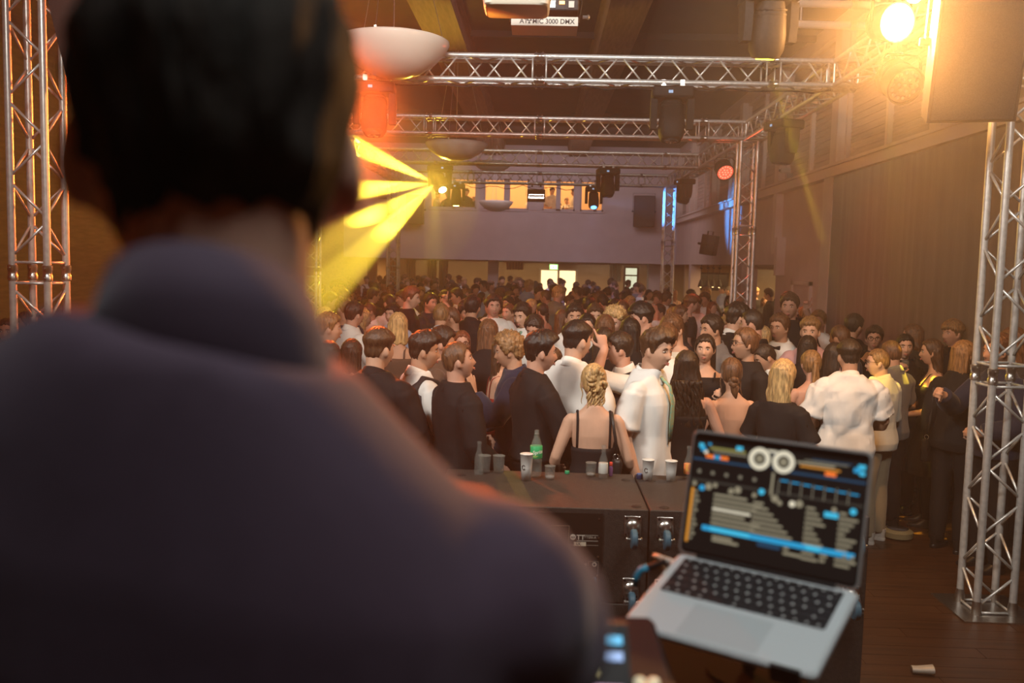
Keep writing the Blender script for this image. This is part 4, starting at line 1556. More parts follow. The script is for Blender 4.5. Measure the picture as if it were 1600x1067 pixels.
srect(0, 0, 1, 1, 0, 0)
srect(0.0, 0.165, 0.45, 0.185, 6)
srect(0.57, 0.165, 1.0, 0.185, 6)
for u0, u1, v0, v1, mi in ((.03, .06, .03, .07, 5), (.045, .075, .06, .10, 1), (.065, .09, .09, .12, 3), (.085, .105, .02, .04, 1), (.26, .30, .015, .055, 5), (.10, .32, .05, .075, 8), (.12, .33, .085, .10, 4), (.08, .13, .125, .155, 2), (.13, .17, .125, .155, 1), (.17, .22, .125, .155, 2),
                            (.44, .54, .01, .03, 3), (.48, .53, .03, .17, 6), (.62, .83, .07, .09, 10), (.64, .86, .10, .115, 7), (.66, .90, .05, .06, 4), (.78, .84, .125, .16, 2), (.95, .99, .03, .07, 5), (.93, .965, .06, .10, 1), (.96, .99, .085, .12, 5), (.70, .92, .035, .045, 6)):
    srect(u0, v0, u1, v1, mi, 2)
for u in (0.405, 0.545):
    sring(u, 0.098, 0.0, 0.0205, 0, 3)
    sring(u, 0.098, 0.0105, 0.0192, 3, 4)
    sring(u, 0.098, 0.0, 0.0065, 10, 4)
srect(.488, .20, .502, .40, 10, 2)
for i in range(7):
    srect(.54 + i * .064, .25 + .004 * i, .585 + i * .064, .262 + .004 * i, 1, 2)
    srect(.53 + i * .064, .25, .535 + i * .064, .37, 4, 2)
for i in range(5):
    srect(.04 + i * .085, .27, .06 + i * .085, .30, 4, 2)
srect(.0, .355, 1, .375, 9, 1)
for i, (u, v, mi) in enumerate(((.03, .40, 10), (.08, .43, 1), (.12, .41, 10), (.16, .39, 10), (.26, .42, 10), (.30, .40, 10), (.40, .42, 10), (.44, .38, 5), (.52, .42, 10), (.55, .45, 10), (.62, .44, 3), (.66, .43, 10), (.85, .43, 10), (.95, .42, 5))):
    sring(u, v, 0, 0.0042 + 0.001 * (i % 3), mi, 2)
srect(.015, .44, .032, .93, 7, 2)
for i in range(11):
    v = .46 + i * .042
    srect(.036, v, .055 + .02 * ((i * 7) % 5) / 4, v + .02, 10, 2)
    if i < 7:
        srect(.16, v, .16 + .20 + .03 * ((i * 3) % 4), v + .022, 10 if i != 3 else 3, 2)
        srect(.40, v + .01, .40 + .06 + .03 * i, v + .030, 10, 2)
    srect(.70, v - .02, .70 + .05 + .02 * ((i * 5) % 4), v, 10, 2)
    srect(.88, v - .02, .88 + .04 + .02 * ((i * 3) % 4), v, 10, 2)
srect(.80, .455, .875, .50, 5, 3)
srect(.11, .755, .98, .80, 1, 3)
srect(.16, .757, .40, .795, 5, 4)
srect(.115, .757, .15, .797, 1, 4)
srect(.72, .757, .80, .797, 5, 4)
for u, v, w_ in ((.18, .83, .12), (.18, .86, .16), (.60, .81, .03), (.60, .85, .10), (.80, .81, .04), (.80, .85, .03), (.92, .78, .02), (.96, .78, .02), (.96, .82, .03)):
    srect(u, v, u + w_, v + .022, 10, 4)
srect(.45, .81, .58, .845, 6, 3)
scr.f = scr.f
so = part('display', scr, SCM[0], lid, smooth=False)
for m_ in SCM[1:]:
    so.data.materials.append(m_)

# laptop stand: two arms with lips, post down to the booth table
TABZ = 1.62
std = thing('laptop_stand', 'black metal stand that carries the laptop', 'stand')
std.matrix_world = LM
for x in (-0.115, 0.115):
    q = MB()
    q.box(x - 0.013, x + 0.013, -LD / 2 - 0.004, LD / 2 - 0.02, -0.0215, -0.0165)
    q.box(x - 0.022, x + 0.022, -LD / 2 - 0.010, -LD / 2 - 0.003, -0.0215, 0.006)
    part('support_arm', q, M_BLACK, std, smooth=False)
q = MB()
q.box(-0.12, 0.12, 0.0, 0.03, -0.0265, -0.0215)
part('cross_bar', q, M_BLACK, std, smooth=False)
inv = LM.inverted()
pb = inv @ Vector((0.37, 1.47, TABZ + 0.01))
q = MB()
q.cyl((0, 0.015, -0.026), tuple(pb), 0.012, 10)
part('post', q, M_BLACK, std)
q = MB()
q.lathe([(0.0, 0), (0.07, 0), (0.07, 0.006), (0.0, 0.008)][1:3], n=24)
fb = part('foot', q, MATS['controller_black'] if 'controller_black' in MATS else mat('stand_matte', (0.012, 0.012, 0.012), 0.95, spec=0.05), std)
fb.matrix_local = inv @ Matrix.Translation((0.37, 1.47, TABZ))
# booth table and controller
tb_ = thing('booth_table', 'dark booth table under the controller and laptop stand', 'table', (0, 0, POD))
q = MB()
q.box(-0.95, 0.46, 1.02, 1.62, TABZ - POD - 0.03, TABZ - POD)
part('table_top', q, mat('table_cloth_black', (0.012, 0.012, 0.013), 0.95, spec=0.05), tb_, smooth=False)
for x, y in ((-.92, 1.05), (.42, 1.05), (-.92, 1.58), (.42, 1.58)):
    q = MB()
    q.box(x - .02, x + .02, y - .02, y + .02, 0, TABZ - POD - 0.03)
    part('leg', q, M_BLACK, tb_, smooth=False)
CT = at(960, 1035, 1.02)
ct = thing('mixing_controller', 'black disc jockey controller with glowing blue screen at the bottom edge', 'controller', (0, 0, TABZ))
cx0 = CT.x
cz = CT.z - TABZ
q = MB()
q.rbox(cx0 - 0.62, cx0 + 0.075, 0.94, 1.24, 0.0, cz - 0.03, 0.012)
bd = part('chassis', q, mat('controller_black', (0.012, 0.012, 0.014), 0.8, spec=0.15), ct)
q = MB()
q.prism([(0.98, cz - 0.03), (1.07, cz - 0.03), (1.07, cz + 0.030), (1.055, cz + 0.032)], cx0 - 0.10, cx0 + 0.018, axis='x')
sb = part('screen_hood', q, M_BLACK, ct, smooth=False)
nv_ = Vector((0, -(cz + .032 - cz + .03), (1.055 - .98))).normalized()
for k, (c_, nm_) in enumerate((((0.03, 0.45, 0.8), 'blue'), ((0.25, 0.40, 0.75), 'ice'), ((0.7, 0.55, 0.2), 'sand'), ((0.6, 0.3, 0.5), 'pink'))):
    q = MB()
    a = 0.78 - k * 0.21
    y0, z0_ = 0.98 + .075 * a, cz - .03 + .062 * a
    q.box(-0.058, 0.045 if k != 2 else 0.02, -0.0055, 0.0055, 0.0, 0.0012)
    part('screen_row', q, em('ctl_' + nm_, c_, 1.1), sb, (cx0 - 0.035, y0, z0_ + .0005), (R(39.6), 0, 0), smooth=False)
for k in range(2):
    q = MB()
    q.lathe([(0.006, 0.0), (0.0075, 0.004), (0.0065, 0.020), (0.004, 0.022)], n=16)
    part('knob', q, mat('knob_cream', (0.7, 0.66, 0.5), 0.4, emit=(0.8, 0.72, 0.45), estr=0.35, sample=False), ct, (cx0 + 0.028 + k * 0.016, 1.00, cz - 0.03), smooth=True)
for k in range(8):
    q = MB()
    q.lathe([(0.008, 0.0), (0.009, 0.003), (0.0075, 0.018), (0.005, 0.019)], n=14)
    part('knob', q, M_BLACKG, ct, (cx0 - 0.30 + (k % 4) * 0.030, 0.965 + (k // 4) * 0.03, cz - 0.03), smooth=True)
for k in range(6):
    q = MB()
    q.rbox(-0.011, 0.011, -0.006, 0.006, 0, 0.004, 0.003)
    part('pad', q, em('pad', (0.9, 0.28, 0.04), 0.9) if k % 2 else M_BLACK, ct, (cx0 + 0.062 - (k % 2) * .02, 0.965 + (k // 2) * 0.03, cz - 0.03))
# cables to the laptop's side
LT = lambda x, y, z: LM @ Vector((x, y, z))
for lb, mm, pts, rr_ in (('blue plug cable entering the laptop side', mat('cable_blue', (0.02, 0.33, 0.55), 0.45), [LT(-.192, .058, -.009), LT(-.203, .052, -.013), LT(-.210, .045, -.024), LT(-.212, .040, -.042)], 0.0062),
                         ('white power cable at the laptop side', mat('cable_white', (0.6, 0.55, 0.45), 0.5), [LT(-.157, .085, -.007), LT(-.175, .088, -.006), LT(-.20, .10, -.012), LT(-.215, .13, -.04), LT(-.2, .16, -.12)], 0.005)):
    q = MB()
    q.tube(pts, rr_, n=10)
    c_ = tag(part('laptop_cable', q, mm, smooth=True), lb, 'cable')
    q = MB()
    d0 = (Vector(pts[0]) - Vector(pts[1])).normalized()
    q.cyl(Vector(pts[0]) - d0 * .012, Vector(pts[0]) + d0 * (.034 if 'blue' in lb else .002), 0.0055, 10)
    part('plug', q, M_WHITEP if 'white' in lb else M_BLACK, c_)
# mixer rack glimpsed under the laptop
rk = thing('equipment_rack', 'low equipment rack with knobs glimpsed below the laptop', 'rack', (at(1110, 1060, 3.6).x, 3.6, 0))
rz = at(1110, 1022, 3.6).z
q = MB()
q.rbox(-0.26, 0.30, 0, 0.4, 0.0, rz, 0.01)
bd = part('case', q, M_BLACK, rk)
for k in range(8):
    q = MB()
    q.cyl((-0.14 + (k % 4) * .075, -0.012, rz - .04 - (k // 4) * .05), (-0.14 + (k % 4) * .075, 0, rz - .04 - (k // 4) * .05), 0.010, 10)
    part('knob', q, M_STEEL if k % 3 else mat('knob_blue', (0.03, 0.3, 0.55), .4), bd)
for k in range(3):
    q = MB()
    q.box(-0.13 + k * .05, -0.10 + k * .05, -0.004, 0, rz - .10, rz - .085)
    part('indicator', q, em('pad', (0.9, 0.28, 0.04), 0.9), bd, smooth=False)
# crushed cup on the floor
gp = CAMROT @ Vector(((1440 - CXP) / FPX, -(1052 - CYP) / FPX, -1.0))
gpt = Vector((0, 0, CAMZ)) + gp * (-CAMZ / gp.z)
lc = thing('crushed_cup', 'flattened clear plastic cup lying on the floor by the camera side', 'cup', (gpt.x, gpt.y, 0.0), (0, 0, R(-8)))
q = MB()
q.tube([(-0.055, 0, 0.020), (-0.02, 0, 0.021), (0.03, 0, 0.026), (0.062, 0.0, 0.028)], [(0.030, 0.019), (0.032, 0.020), (0.036, 0.024), (0.041, 0.027)], n=24, cap=False, ref=(0, 0, 1))
part('wall', q, mat('cup_plastic', (0.55, 0.53, 0.48), 0.3, alpha=0.75), lc, smooth=True)
q = MB()
q.ell((-0.055, 0, 0.020), (0.003, 0.029, 0.019), 20, 8)
part('bottom', q, MATS['cup_plastic'], lc, smooth=True)
# ------------------------------------------------------------------ people
SKIN = [mat('skin_fair', (0.60, 0.36, 0.25), 0.55, noise=0.07, nscale=9, spec=0.35),
        mat('skin_rosy', (0.56, 0.31, 0.22), 0.55, noise=0.07, nscale=9, spec=0.35),
        mat('skin_warm', (0.50, 0.28, 0.18), 0.55, noise=0.07, nscale=9, spec=0.35)]
HAIRC = {'black': (0.012, 0.008, 0.006), 'dark': (0.028, 0.016, 0.009), 'brown': (0.07, 0.035, 0.016), 'chestnut': (0.12, 0.055, 0.024),
         'dark_blond': (0.24, 0.13, 0.05), 'blond': (0.52, 0.33, 0.14), 'red': (0.20, 0.06, 0.025)}
for k_, c_ in HAIRC.items():
    mat('hair_' + k_, c_, 0.42, noise=0.55, nscale=26, stretch=(3.0, 3.0, 0.5), bump=0.5, bscale=70, spec=0.6)
CLOTH = {'white': (0.78, 0.77, 0.74), 'offwhite': (0.70, 0.66, 0.56), 'black': (0.012, 0.011, 0.012), 'charcoal': (0.035, 0.033, 0.035),
         'navy': (0.015, 0.02, 0.045), 'lightblue': (0.42, 0.5, 0.66), 'red': (0.28, 0.025, 0.015), 'pink': (0.62, 0.36, 0.36),
         'khaki': (0.30, 0.25, 0.17), 'grey': (0.16, 0.15, 0.15), 'brown': (0.10, 0.06, 0.04), 'purple': (0.056, 0.033, 0.053)}
for k_, c_ in CLOTH.items():
    mat('cloth_' + k_, c_, 0.8, noise=0.06, nscale=8, bump=0.06, bscale=220, sheen=0.0 if k_ in ('black', 'charcoal') else 0.15, spec=0.25)
mat('hair_matte_black', (0.030, 0.024, 0.020), 0.75, noise=0.6, nscale=26, stretch=(3.0, 3.0, 0.5), bump=0.5, bscale=60, spec=0.12)
M_EYE = mat('eye', (0.02, 0.014, 0.01), 0.15)
M_EYEW = mat('eye_white', (0.62, 0.56, 0.5), 0.3)
M_LIP = mat('lip', (0.42, 0.15, 0.12), 0.45)
M_SHOE = mat('shoe_black', (0.012, 0.011, 0.011), 0.4)
M_SHOEB = mat('shoe_brown', (0.16, 0.06, 0.025), 0.4)
M_SHOEW = mat('shoe_sneaker', (0.5, 0.48, 0.44), 0.6)
M_LEATHER = mat('black_leather', (0.02, 0.018, 0.017), 0.4, bump=0.3, bscale=50)


def sstep(x):
    x = np.clip(x, 0, 1)
    return x * x * (3 - 2 * x)


def gauss(x, s):
    return np.exp(-(x / s) ** 2)


def head_grid(nt=40, npn=48):
    t = np.linspace(0.0, np.pi, nt)
    p = np.linspace(0, 2 * np.pi, npn, endpoint=False)
    T, P = np.meshgrid(t, p, indexing='ij')
    return np.sin(T) * np.sin(P), np.sin(T) * np.cos(P), np.cos(T)      # P = 0 is the front (+Y)


def grid_faces(nt, npn):
    F = []
    for i in range(nt - 1):
        for j in range(npn):
            j2 = (j + 1) % npn
            F.append((i * npn + j, (i + 1) * npn + j, (i + 1) * npn + j2, i * npn + j2))
    return F


def head_shape(nt=40, npn=48, fem=0.0):
    X, Y, Z = head_grid(nt, npn)
    x, y, z = X * 0.0755, Y * 0.098, Z * 0.118
    lo = sstep(-z / 0.118 * 1.05)
    front = sstep((Y + 0.15) / 0.5)
    x = x * (1 - 0.22 * lo * (0.6 + 0.4 * front))
    y = np.where(Y < 0, y * (1 - 0.42 * lo), y * (1 - 0.10 * lo))
    y = np.where(y > 0.080, 0.080 + (y - 0.080) * 0.55, y)
    y = y + 0.006 * sstep(-(z + 0.02) / 0.08) * front
    # forehead slightly back, brow
    y = y - 0.006 * sstep((z - 0.045) / 0.05) * front
    y = y + 0.006 * gauss(z - 0.028, 0.012) * gauss(x, 0.05) * front * (1 - 0.5 * fem)
    # eye sockets
    for s in (-1, 1):
        y = y - 0.011 * gauss(z - 0.008, 0.013) * gauss(x - s * 0.031, 0.017) * front
        y = y + 0.005 * gauss(z + 0.025, 0.02) * gauss(x - s * 0.043, 0.02) * front      # cheek
    # nose
    nz = np.clip((0.022 - z) / 0.060, 0, 1)
    nose = np.where((z < 0.026) & (z > -0.048), nz ** 1.1, 0) * np.where(z < -0.036, sstep((z + 0.050) / 0.014), 1)
    y = y + 0.030 * nose * gauss(x, 0.0105 + 0.005 * nz) * (Y > 0.2)
    # lips, chin
    y = y + 0.0075 * (gauss(z + 0.062, 0.006) + gauss(z + 0.075, 0.007)) * gauss(x, 0.02) * (Y > 0.2)
    y = y - 0.005 * gauss(z + 0.087, 0.007) * gauss(x, 0.025) * (Y > 0.2)
    y = y + 0.009 * gauss(z + 0.104, 0.014) * gauss(x, 0.024) * (Y > 0.1)
    return x, y, z


def smooth3(a, n=1):
    for _ in range(n):
        a = (a + np.roll(a, 1, 1) + np.roll(a, -1, 1)) / 3
    return a


def hair_mesh(style, seed=0, nt=44, npn=64):
    """hair cap (and fall, bun, tail) in head coordinates, centre of the head at 0"""
    rs = np.random.RandomState(seed)
    X, Y, Z = head_grid(nt, npn)
    x, y, z = head_shape(nt, npn)
    az = np.abs(np.arctan2(X, Y))                   # 0 front, pi back
    line = {'short': [(0, .066), (.7, .062), (1.05, .035), (1.3, -.012), (1.5, -.018), (1.75, .008), (2.2, -.05), (3.2, -.075)],
            'fem': [(0, .074), (.7, .064), (1.05, .03), (1.35, -.02), (1.6, -.02), (2.0, -.06), (3.2, -.085)]}
    key = 'short' if style in ('short', 'quiff', 'fade', 'curly', 'fringe', 'dj', 'crop', 'bowl') else 'fem'
    hl = np.interp(az, [a for a, _ in line[key]], [b for _, b in line[key]])
    if style == 'fringe' or style == 'bowl':
        hl = hl - 0.028 * gauss(az, 0.75)
    if style == 'dj':
        hl = hl - 0.050 * sstep((az - 1.9) / 0.6)
    if style == 'fade':
        hl = hl + 0.012 * sstep((az - 1.0) / 0.6)
    jit = 0.007 * np.sin(np.arctan2(X, Y) * 5 + rs.rand() * 6) * np.sin(az * 9 + rs.rand() * 6)
    if style == 'dj':
        jit = jit * 0.25
    m = sstep((z - hl - jit) / 0.016 + 0.5)
    top = sstep((z + 0.01) / 0.09)
    fr = sstep((Y + 0.2) / 0.9)
    if style in ('short', 'fringe'):
        vol = 0.008 + 0.021 * top
    elif style == 'bowl':
        vol = 0.006 + 0.028 * sstep((z - 0.01) / 0.03)
    elif style == 'dj':
        vol = 0.006 + 0.022 * top
    elif style == 'crop':
        vol = 0.006 + 0.008 * top
    elif style == 'fade':
        vol = 0.003 + 0.030 * sstep((z - 0.02) / 0.05)
    elif style == 'quiff':
        vol = 0.006 + 0.026 * sstep((z - 0.01) / 0.06) + 0.020 * top * fr
    elif style == 'curly':
        vol = 0.016 + 0.024 * top
    else:
        vol = 0.010 + 0.010 * top
    lock = (np.sin(az * 13 + 5 * Z + rs.rand() * 6) * 0.5 + np.sin(X * 41 + 3 * Y + rs.rand() * 6) * 0.5
            + 0.6 * np.sin(X * 19 - Y * 23 + Z * 8 + rs.rand() * 6) + 0.4 * np.sin(Y * 37 + X * 15 + rs.rand() * 6))
    amp = {'curly': 0.007, 'short': 0.0035, 'quiff': 0.0042, 'fringe': 0.004, 'dj': 0.0035, 'crop': 0.0015, 'bowl': 0.003}.get(style, 0.0018)
    if style == 'curly':
        lock = np.sin(X * 33 + 9 * np.sin(Z * 11)) + np.sin(Y * 31 + 7 * np.sin(X * 13)) + np.sin(Z * 35 + 5 * np.sin(Y * 14))
    off = -0.014 + m * (0.014 + vol + amp * lock)
    if key == 'fem' and style != 'updo':            # centre parting
        off = off - 0.006 * gauss(x, 0.006) * sstep((Z - 0.2) / 0.4) * sstep((Y + 0.5) / 0.6)
    N = np.stack([X / 0.0755, Y / 0.098, Z / 0.118], -1)
    N /= np.linalg.norm(N, axis=-1)[..., None]
    V = np.stack([x, y, z], -1) + N * off[..., None]
    mb = MB()
    mb.add(V.reshape(-1, 3), grid_faces(nt, npn))

    def fall(L, w0, w1, back=0.075, wave=0.0, thick=0.036):
        rows, n = 30, 56
        a = np.linspace(0, 2 * np.pi, n, endpoint=False)
        rid = 0.30 * np.sin(9 * a + rs.rand() * 6) + 0.35 * np.sin(17 * a + rs.rand() * 6) + 0.35 * np.sin(27 * a + rs.rand() * 6)
        VV = []
        for i in range(rows):
            s_ = i / (rows - 1)
            zz = 0.075 - (0.075 + L) * s_
            e = sstep((0.02 - zz) / 0.16)
            rx = 0.070 + 0.022 * sstep((0.075 - zz) / 0.06)
            rx = rx * (1 - e) + (w0 + (w1 - w0) * s_) * e
            ry = 0.080 * (1 - e) + thick * e
            cyy = -0.028 * (1 - e) + (-back - 0.025 * sstep((-zz - 0.15) / 0.2)) * e
            tip = 1 - 0.55 * sstep((s_ - 0.9) / 0.1)
            wv = wave * np.sin(zz * 42 + 3 * np.sin(2 * a) + seed) * sstep((0.0 - zz) / 0.1)
            r_ = 1 + (rid * (0.05 + 0.08 * s_))
            VV.append(np.stack([rx * tip * np.cos(a) * r_ + wv, cyy + ry * tip * np.sin(a) * r_ + 0.4 * wv,
                                np.full(n, zz) + 0.012 * s_ * np.sin(7 * a + 2)], 1))
        VV = np.concatenate(VV)
        FF = []
        for i in range(rows - 1):
            for j in range(n):
                j2 = (j + 1) % n
                FF.append((i * n + j, (i + 1) * n + j, (i + 1) * n + j2, i * n + j2))
        FF.append(tuple(range(n)))
        FF.append(tuple(range((rows - 1) * n, rows * n))[::-1])
        mb.add(VV, FF)

    if style == 'long':
        fall(0.40, 0.085, 0.095)
    elif style == 'verylong':
        fall(0.52, 0.085, 0.11)
    elif style == 'wavy':
        fall(0.46, 0.10, 0.14, wave=0.008, thick=0.05)
        for k in range(26):                                       # loose locks
            a = rs.uniform(0.2, math.pi - 0.2)
            r_ = rs.uniform(0.09, 0.12)
            z1 = rs.uniform(-0.50, -0.30)
            pts = [(r_ * math.cos(a) + 0.012 * math.sin(zz * 45 + k), -0.09 - 0.05 * math.sin(a) + 0.008 * math.cos(zz * 40 + k), zz) for zz in np.linspace(-0.08, z1, 12)]
            mb.tube(pts, [0.014 * (1 - 0.75 * (q / 11) ** 2) for q in range(12)], n=6)
    elif style == 'bob':
        fall(0.17, 0.10, 0.10, back=0.045, thick=0.062)
    elif style == 'medium':
        fall(0.27, 0.095, 0.085, back=0.06, thick=0.05, wave=0.005)
    elif style == 'lowbun':
        for k in range(7):
            a = k * 0.9
            mb.ell((0.022 * math.cos(a), -0.090 - 0.008 * (k % 3), -0.055 + 0.022 * math.sin(a)), (0.026, 0.024, 0.026), 10, 7)
        mb.tube([(0, -0.08, -0.07), (0.012, -0.085, -0.10), (0.01, -0.09, -0.15), (0.02, -0.095, -0.2)], [0.03, 0.036, 0.026, 0.008], n=10)
        for s in (-1, 1):
            mb.tube([(s * 0.07, 0.03, 0.0), (s * 0.082, 0.02, -0.06), (s * 0.078, 0.0, -0.12), (s * 0.09, -0.02, -0.17)], [0.007, 0.006, 0.005, 0.002], n=6)
    elif style == 'updo':
        for k in range(16):
            a = rs.uniform(0, 6.28)
            r_ = rs.uniform(0.01, 0.055)
            c = (r_ * math.cos(a), -0.082 + 0.02 * rs.rand(), 0.035 + r_ * math.sin(a) * 1.2)
            pts = [(c[0] + 0.026 * math.cos(a + b), c[1] - 0.018 + 0.010 * math.cos(b * 2), c[2] + 0.026 * math.sin(a + b)) for b in np.linspace(0, 4.8, 12)]
            mb.tube(pts, [0.010 + 0.005 * math.sin(q / 11 * 3.14) for q in range(12)], n=7)
        for k in range(22):                                       # curls hanging in the neck
            x0 = rs.uniform(-0.06, 0.06)
            L = rs.uniform(0.10, 0.21)
            pts = [(x0 + 0.010 * math.sin(q * 1.1 + k), -0.088 + 0.010 * math.cos(q * 1.1 + k) + 0.02 * abs(x0) / 0.06, -0.01 - L * q / 11) for q in range(12)]
            mb.tube(pts, [0.010 * (1 - 0.7 * q / 11) for q in range(12)], n=6)
        for s in (-1, 1):
            pts = [(s * (0.078 + 0.006 * math.sin(q)), 0.03 - 0.004 * q, 0.0 - 0.016 * q) for q in range(10)]
            mb.tube(pts, [0.007 * (1 - 0.7 * q / 9) for q in range(10)], n=6)
    elif style == 'ponytail':
        mb.ell((0, -0.105, 0.03), (0.026, 0.022, 0.024), 10, 8)
        for k in range(9):
            x0 = rs.uniform(-0.02, 0.02)
            pts = [(x0 * (1 + 2.2 * q / 11) + 0.004 * math.sin(q + k), -0.115 - 0.03 * math.sin(q / 11 * 2.6) + 0.01 * (k % 3), 0.03 - 0.40 * (q / 11) ** 1.1) for q in range(12)]
            mb.tube(pts, [0.016 * (1 - 0.75 * (q / 11) ** 2) for q in range(12)], n=7)
    elif style == 'bun':
        mb.ell((0, -0.088, 0.055), (0.042, 0.036, 0.040), 14, 10)
    return mb.mesh('hair', True)


_HAIR = {}


def hair_data(style, seed):
    k = (style, seed % 3)
    if k not in _HAIR:
        _HAIR[k] = hair_mesh(style, seed % 3 + 1)
    return _HAIR[k]


def face_meshes():
    mb = MB()
    mb.ell((0, 0, 0), (0.0135, 0.0075, 0.0046), 12, 8, 0)
    mb.ell((0, 0.0042, 0), (0.0056, 0.0045, 0.0052), 10, 8, 1)
    eye = mb.mesh('eye', True)
    mb = MB()
    mb.tube([(-0.017, -0.004, -0.003), (-0.009, 0, 0.001), (0, 0.0015, 0.002), (0.009, 0.001, 0.001), (0.017, -0.003, -0.003)],
            [(0.002, 0.002), (0.003, 0.0035), (0.003, 0.004), (0.003, 0.0035), (0.002, 0.002)], n=8)
    brow = mb.mesh('eyebrow', True)
    mb = MB()
    mb.tube([(-0.021, -0.007, 0.001), (-0.01, -0.001, 0.003), (0, 0.001, 0.002), (0.01, -0.001, 0.003), (0.021, -0.007, 0.001)],
            [(0.002, 0.001), (0.005, 0.0035), (0.006, 0.004), (0.005, 0.0035), (0.002, 0.001)], n=8)
    mb.tube([(-0.019, -0.007, -0.001), (-0.009, -0.001, -0.006), (0, 0.0015, -0.0075), (0.009, -0.001, -0.006), (0.019, -0.007, -0.001)],
            [(0.002, 0.001), (0.005, 0.0035), (0.006, 0.0045), (0.005, 0.0035), (0.002, 0.001)], n=8)
    lips = mb.mesh('lips', True)
    mb = MB()
    for s in (-1, 1):
        ring = [(s * 0.033 + 0.024 * math.cos(a), 0.0, 0.020 * math.sin(a)) for a in np.linspace(0, 2 * math.pi, 21)]
        mb.tube(ring, 0.0022, n=6, cap=False)
        mb.tube([(s * 0.057, 0, 0.006), (s * 0.076, -0.02, 0.008), (s * 0.080, -0.09, 0.004)], 0.0018, n=6)
    mb.tube([(-0.010, 0, 0.004), (0, 0.002, 0.007), (0.010, 0, 0.004)], 0.002, n=6)
    glasses = mb.mesh('glasses', True)
    eye.materials.append(M_EYEW)
    eye.materials.append(M_EYE)
    lips.materials.append(M_LIP)
    glasses.materials.append(M_BLACKG)
    mb = MB()
    mb.stack([(0, 0, 0.075, 0.046, 0.125), (0.018, 0, 0.075, 0.047, 0.127), (0.03, 0, 0.07, 0.044, 0.115)], n=20, exp=2.4)
    mb.stack([(0.028, 0, 0.06, 0.043, 0.105), (0.055, 0, 0.03, 0.040, 0.075), (0.09, 0, 0.0, 0.038, 0.05), (0.11, 0, -0.005, 0.038, 0.045)], n=20, exp=2.3)
    shoe = mb.mesh('shoe', 'auto')
    return eye, brow, lips, glasses, shoe


EYE_ME, BROW_ME, LIPS_ME, GLASS_ME, SHOE_ME = face_meshes()
SHOES = {}


def shoe_data(m_):
    if m_.name not in SHOES:
        me = SHOE_ME.copy()
        me.materials.append(m_)
        SHOES[m_.name] = me
    return SHOES[m_.name]


def ik(a, b, l1, l2, pole):
    """elbow position for a shoulder a, wrist target b"""
    a, b, pole = np.array(a, float), np.array(b, float), np.array(pole, float)
    d = b - a
    L = np.linalg.norm(d)
    mx = (l1 + l2) * 0.995
    if L > mx:
        b = a + d / L * mx
        d = b - a
        L = mx
    u = d / L
    c = (l1 * l1 - l2 * l2 + L * L) / (2 * L)
    h = math.sqrt(max(l1 * l1 - c * c, 0))
    p = pole - u * (pole @ u)
    p /= np.linalg.norm(p) + 1e-9
    return a + u * c + p * h, b


def hand(mb, w, dv, nv, side, pose, sc=1.0):
    """w wrist, dv pointing direction, nv palm normal, side +1 right / -1 left"""
    dv = np.array(dv, float)
    dv /= np.linalg.norm(dv)
    nv = np.array(nv, float)
    nv = nv - dv * (nv @ dv)
    nv /= np.linalg.norm(nv) + 1e-9
    lat = np.cross(dv, nv)                    # thumb side
    if side > 0:
        lat = -lat
    w = np.array(w, float)
    P = lambda a, b, c: w + dv * a * sc + lat * b * sc + nv * c * sc
    mb.tube([P(-0.02, 0, 0), P(0.02, 0.002, 0), P(0.055, 0.003, 0), P(0.092, 0.002, 0), P(0.102, 0, 0)],
            [(0.024 * sc, 0.020 * sc), (0.032 * sc, 0.018 * sc), (0.042 * sc, 0.016 * sc), (0.042 * sc, 0.014 * sc), (0.032 * sc, 0.010 * sc)], n=12, ref=tuple(nv))
    curl = {'relaxed': (22, 35, 25), 'open': (2, 6, 4), 'grip': (48, 62, 40), 'fist': (75, 90, 60), 'point': (60, 85, 55)}[pose]
    spread = 0.16 if pose == 'open' else 0.05
    for i, (b, L) in enumerate(((0.031, 0.078), (0.0105, 0.088), (-0.0105, 0.082), (-0.031, 0.064))):
        cu = curl if not (pose == 'point' and i == 0) else (4, 6, 4)
        p = P(0.092 - 0.006 * abs(i - 1), b, 0.0)
        ang = 0
        pts = [p - dv * 0.02 * sc]
        pts.append(p)
        for k, (fr, c) in enumerate(zip((0.46, 0.30, 0.24), cu)):
            ang += R(c * (1 + 0.08 * i))
            dirv = dv * math.cos(ang) + nv * math.sin(ang) + lat * spread * (1.2 - i) * 0.8
            p = p + dirv * L * fr * sc
            pts.append(p)
        mb.tube(pts, [0.0105 * sc, 0.0105 * sc, 0.0100 * sc, 0.0095 * sc, 0.0080 * sc], n=8)
    t0 = P(0.018, 0.026, 0.004)
    tc = 0.35 if pose in ('grip', 'fist', 'point') else 0.05
    t1 = t0 + (dv * 0.028 + lat * 0.030 + nv * 0.012 * (1 + 2 * tc)) * sc
    t2 = t1 + (dv * 0.030 + lat * (0.018 - 0.03 * tc) + nv * 0.05 * tc) * sc
    t3 = t2 + (dv * 0.026 + lat * (0.008 - 0.05 * tc) + nv * 0.05 * tc) * sc
    mb.tube([t0, t1, t2, t3], [0.015 * sc, 0.0125 * sc, 0.0105 * sc, 0.008 * sc], n=8)


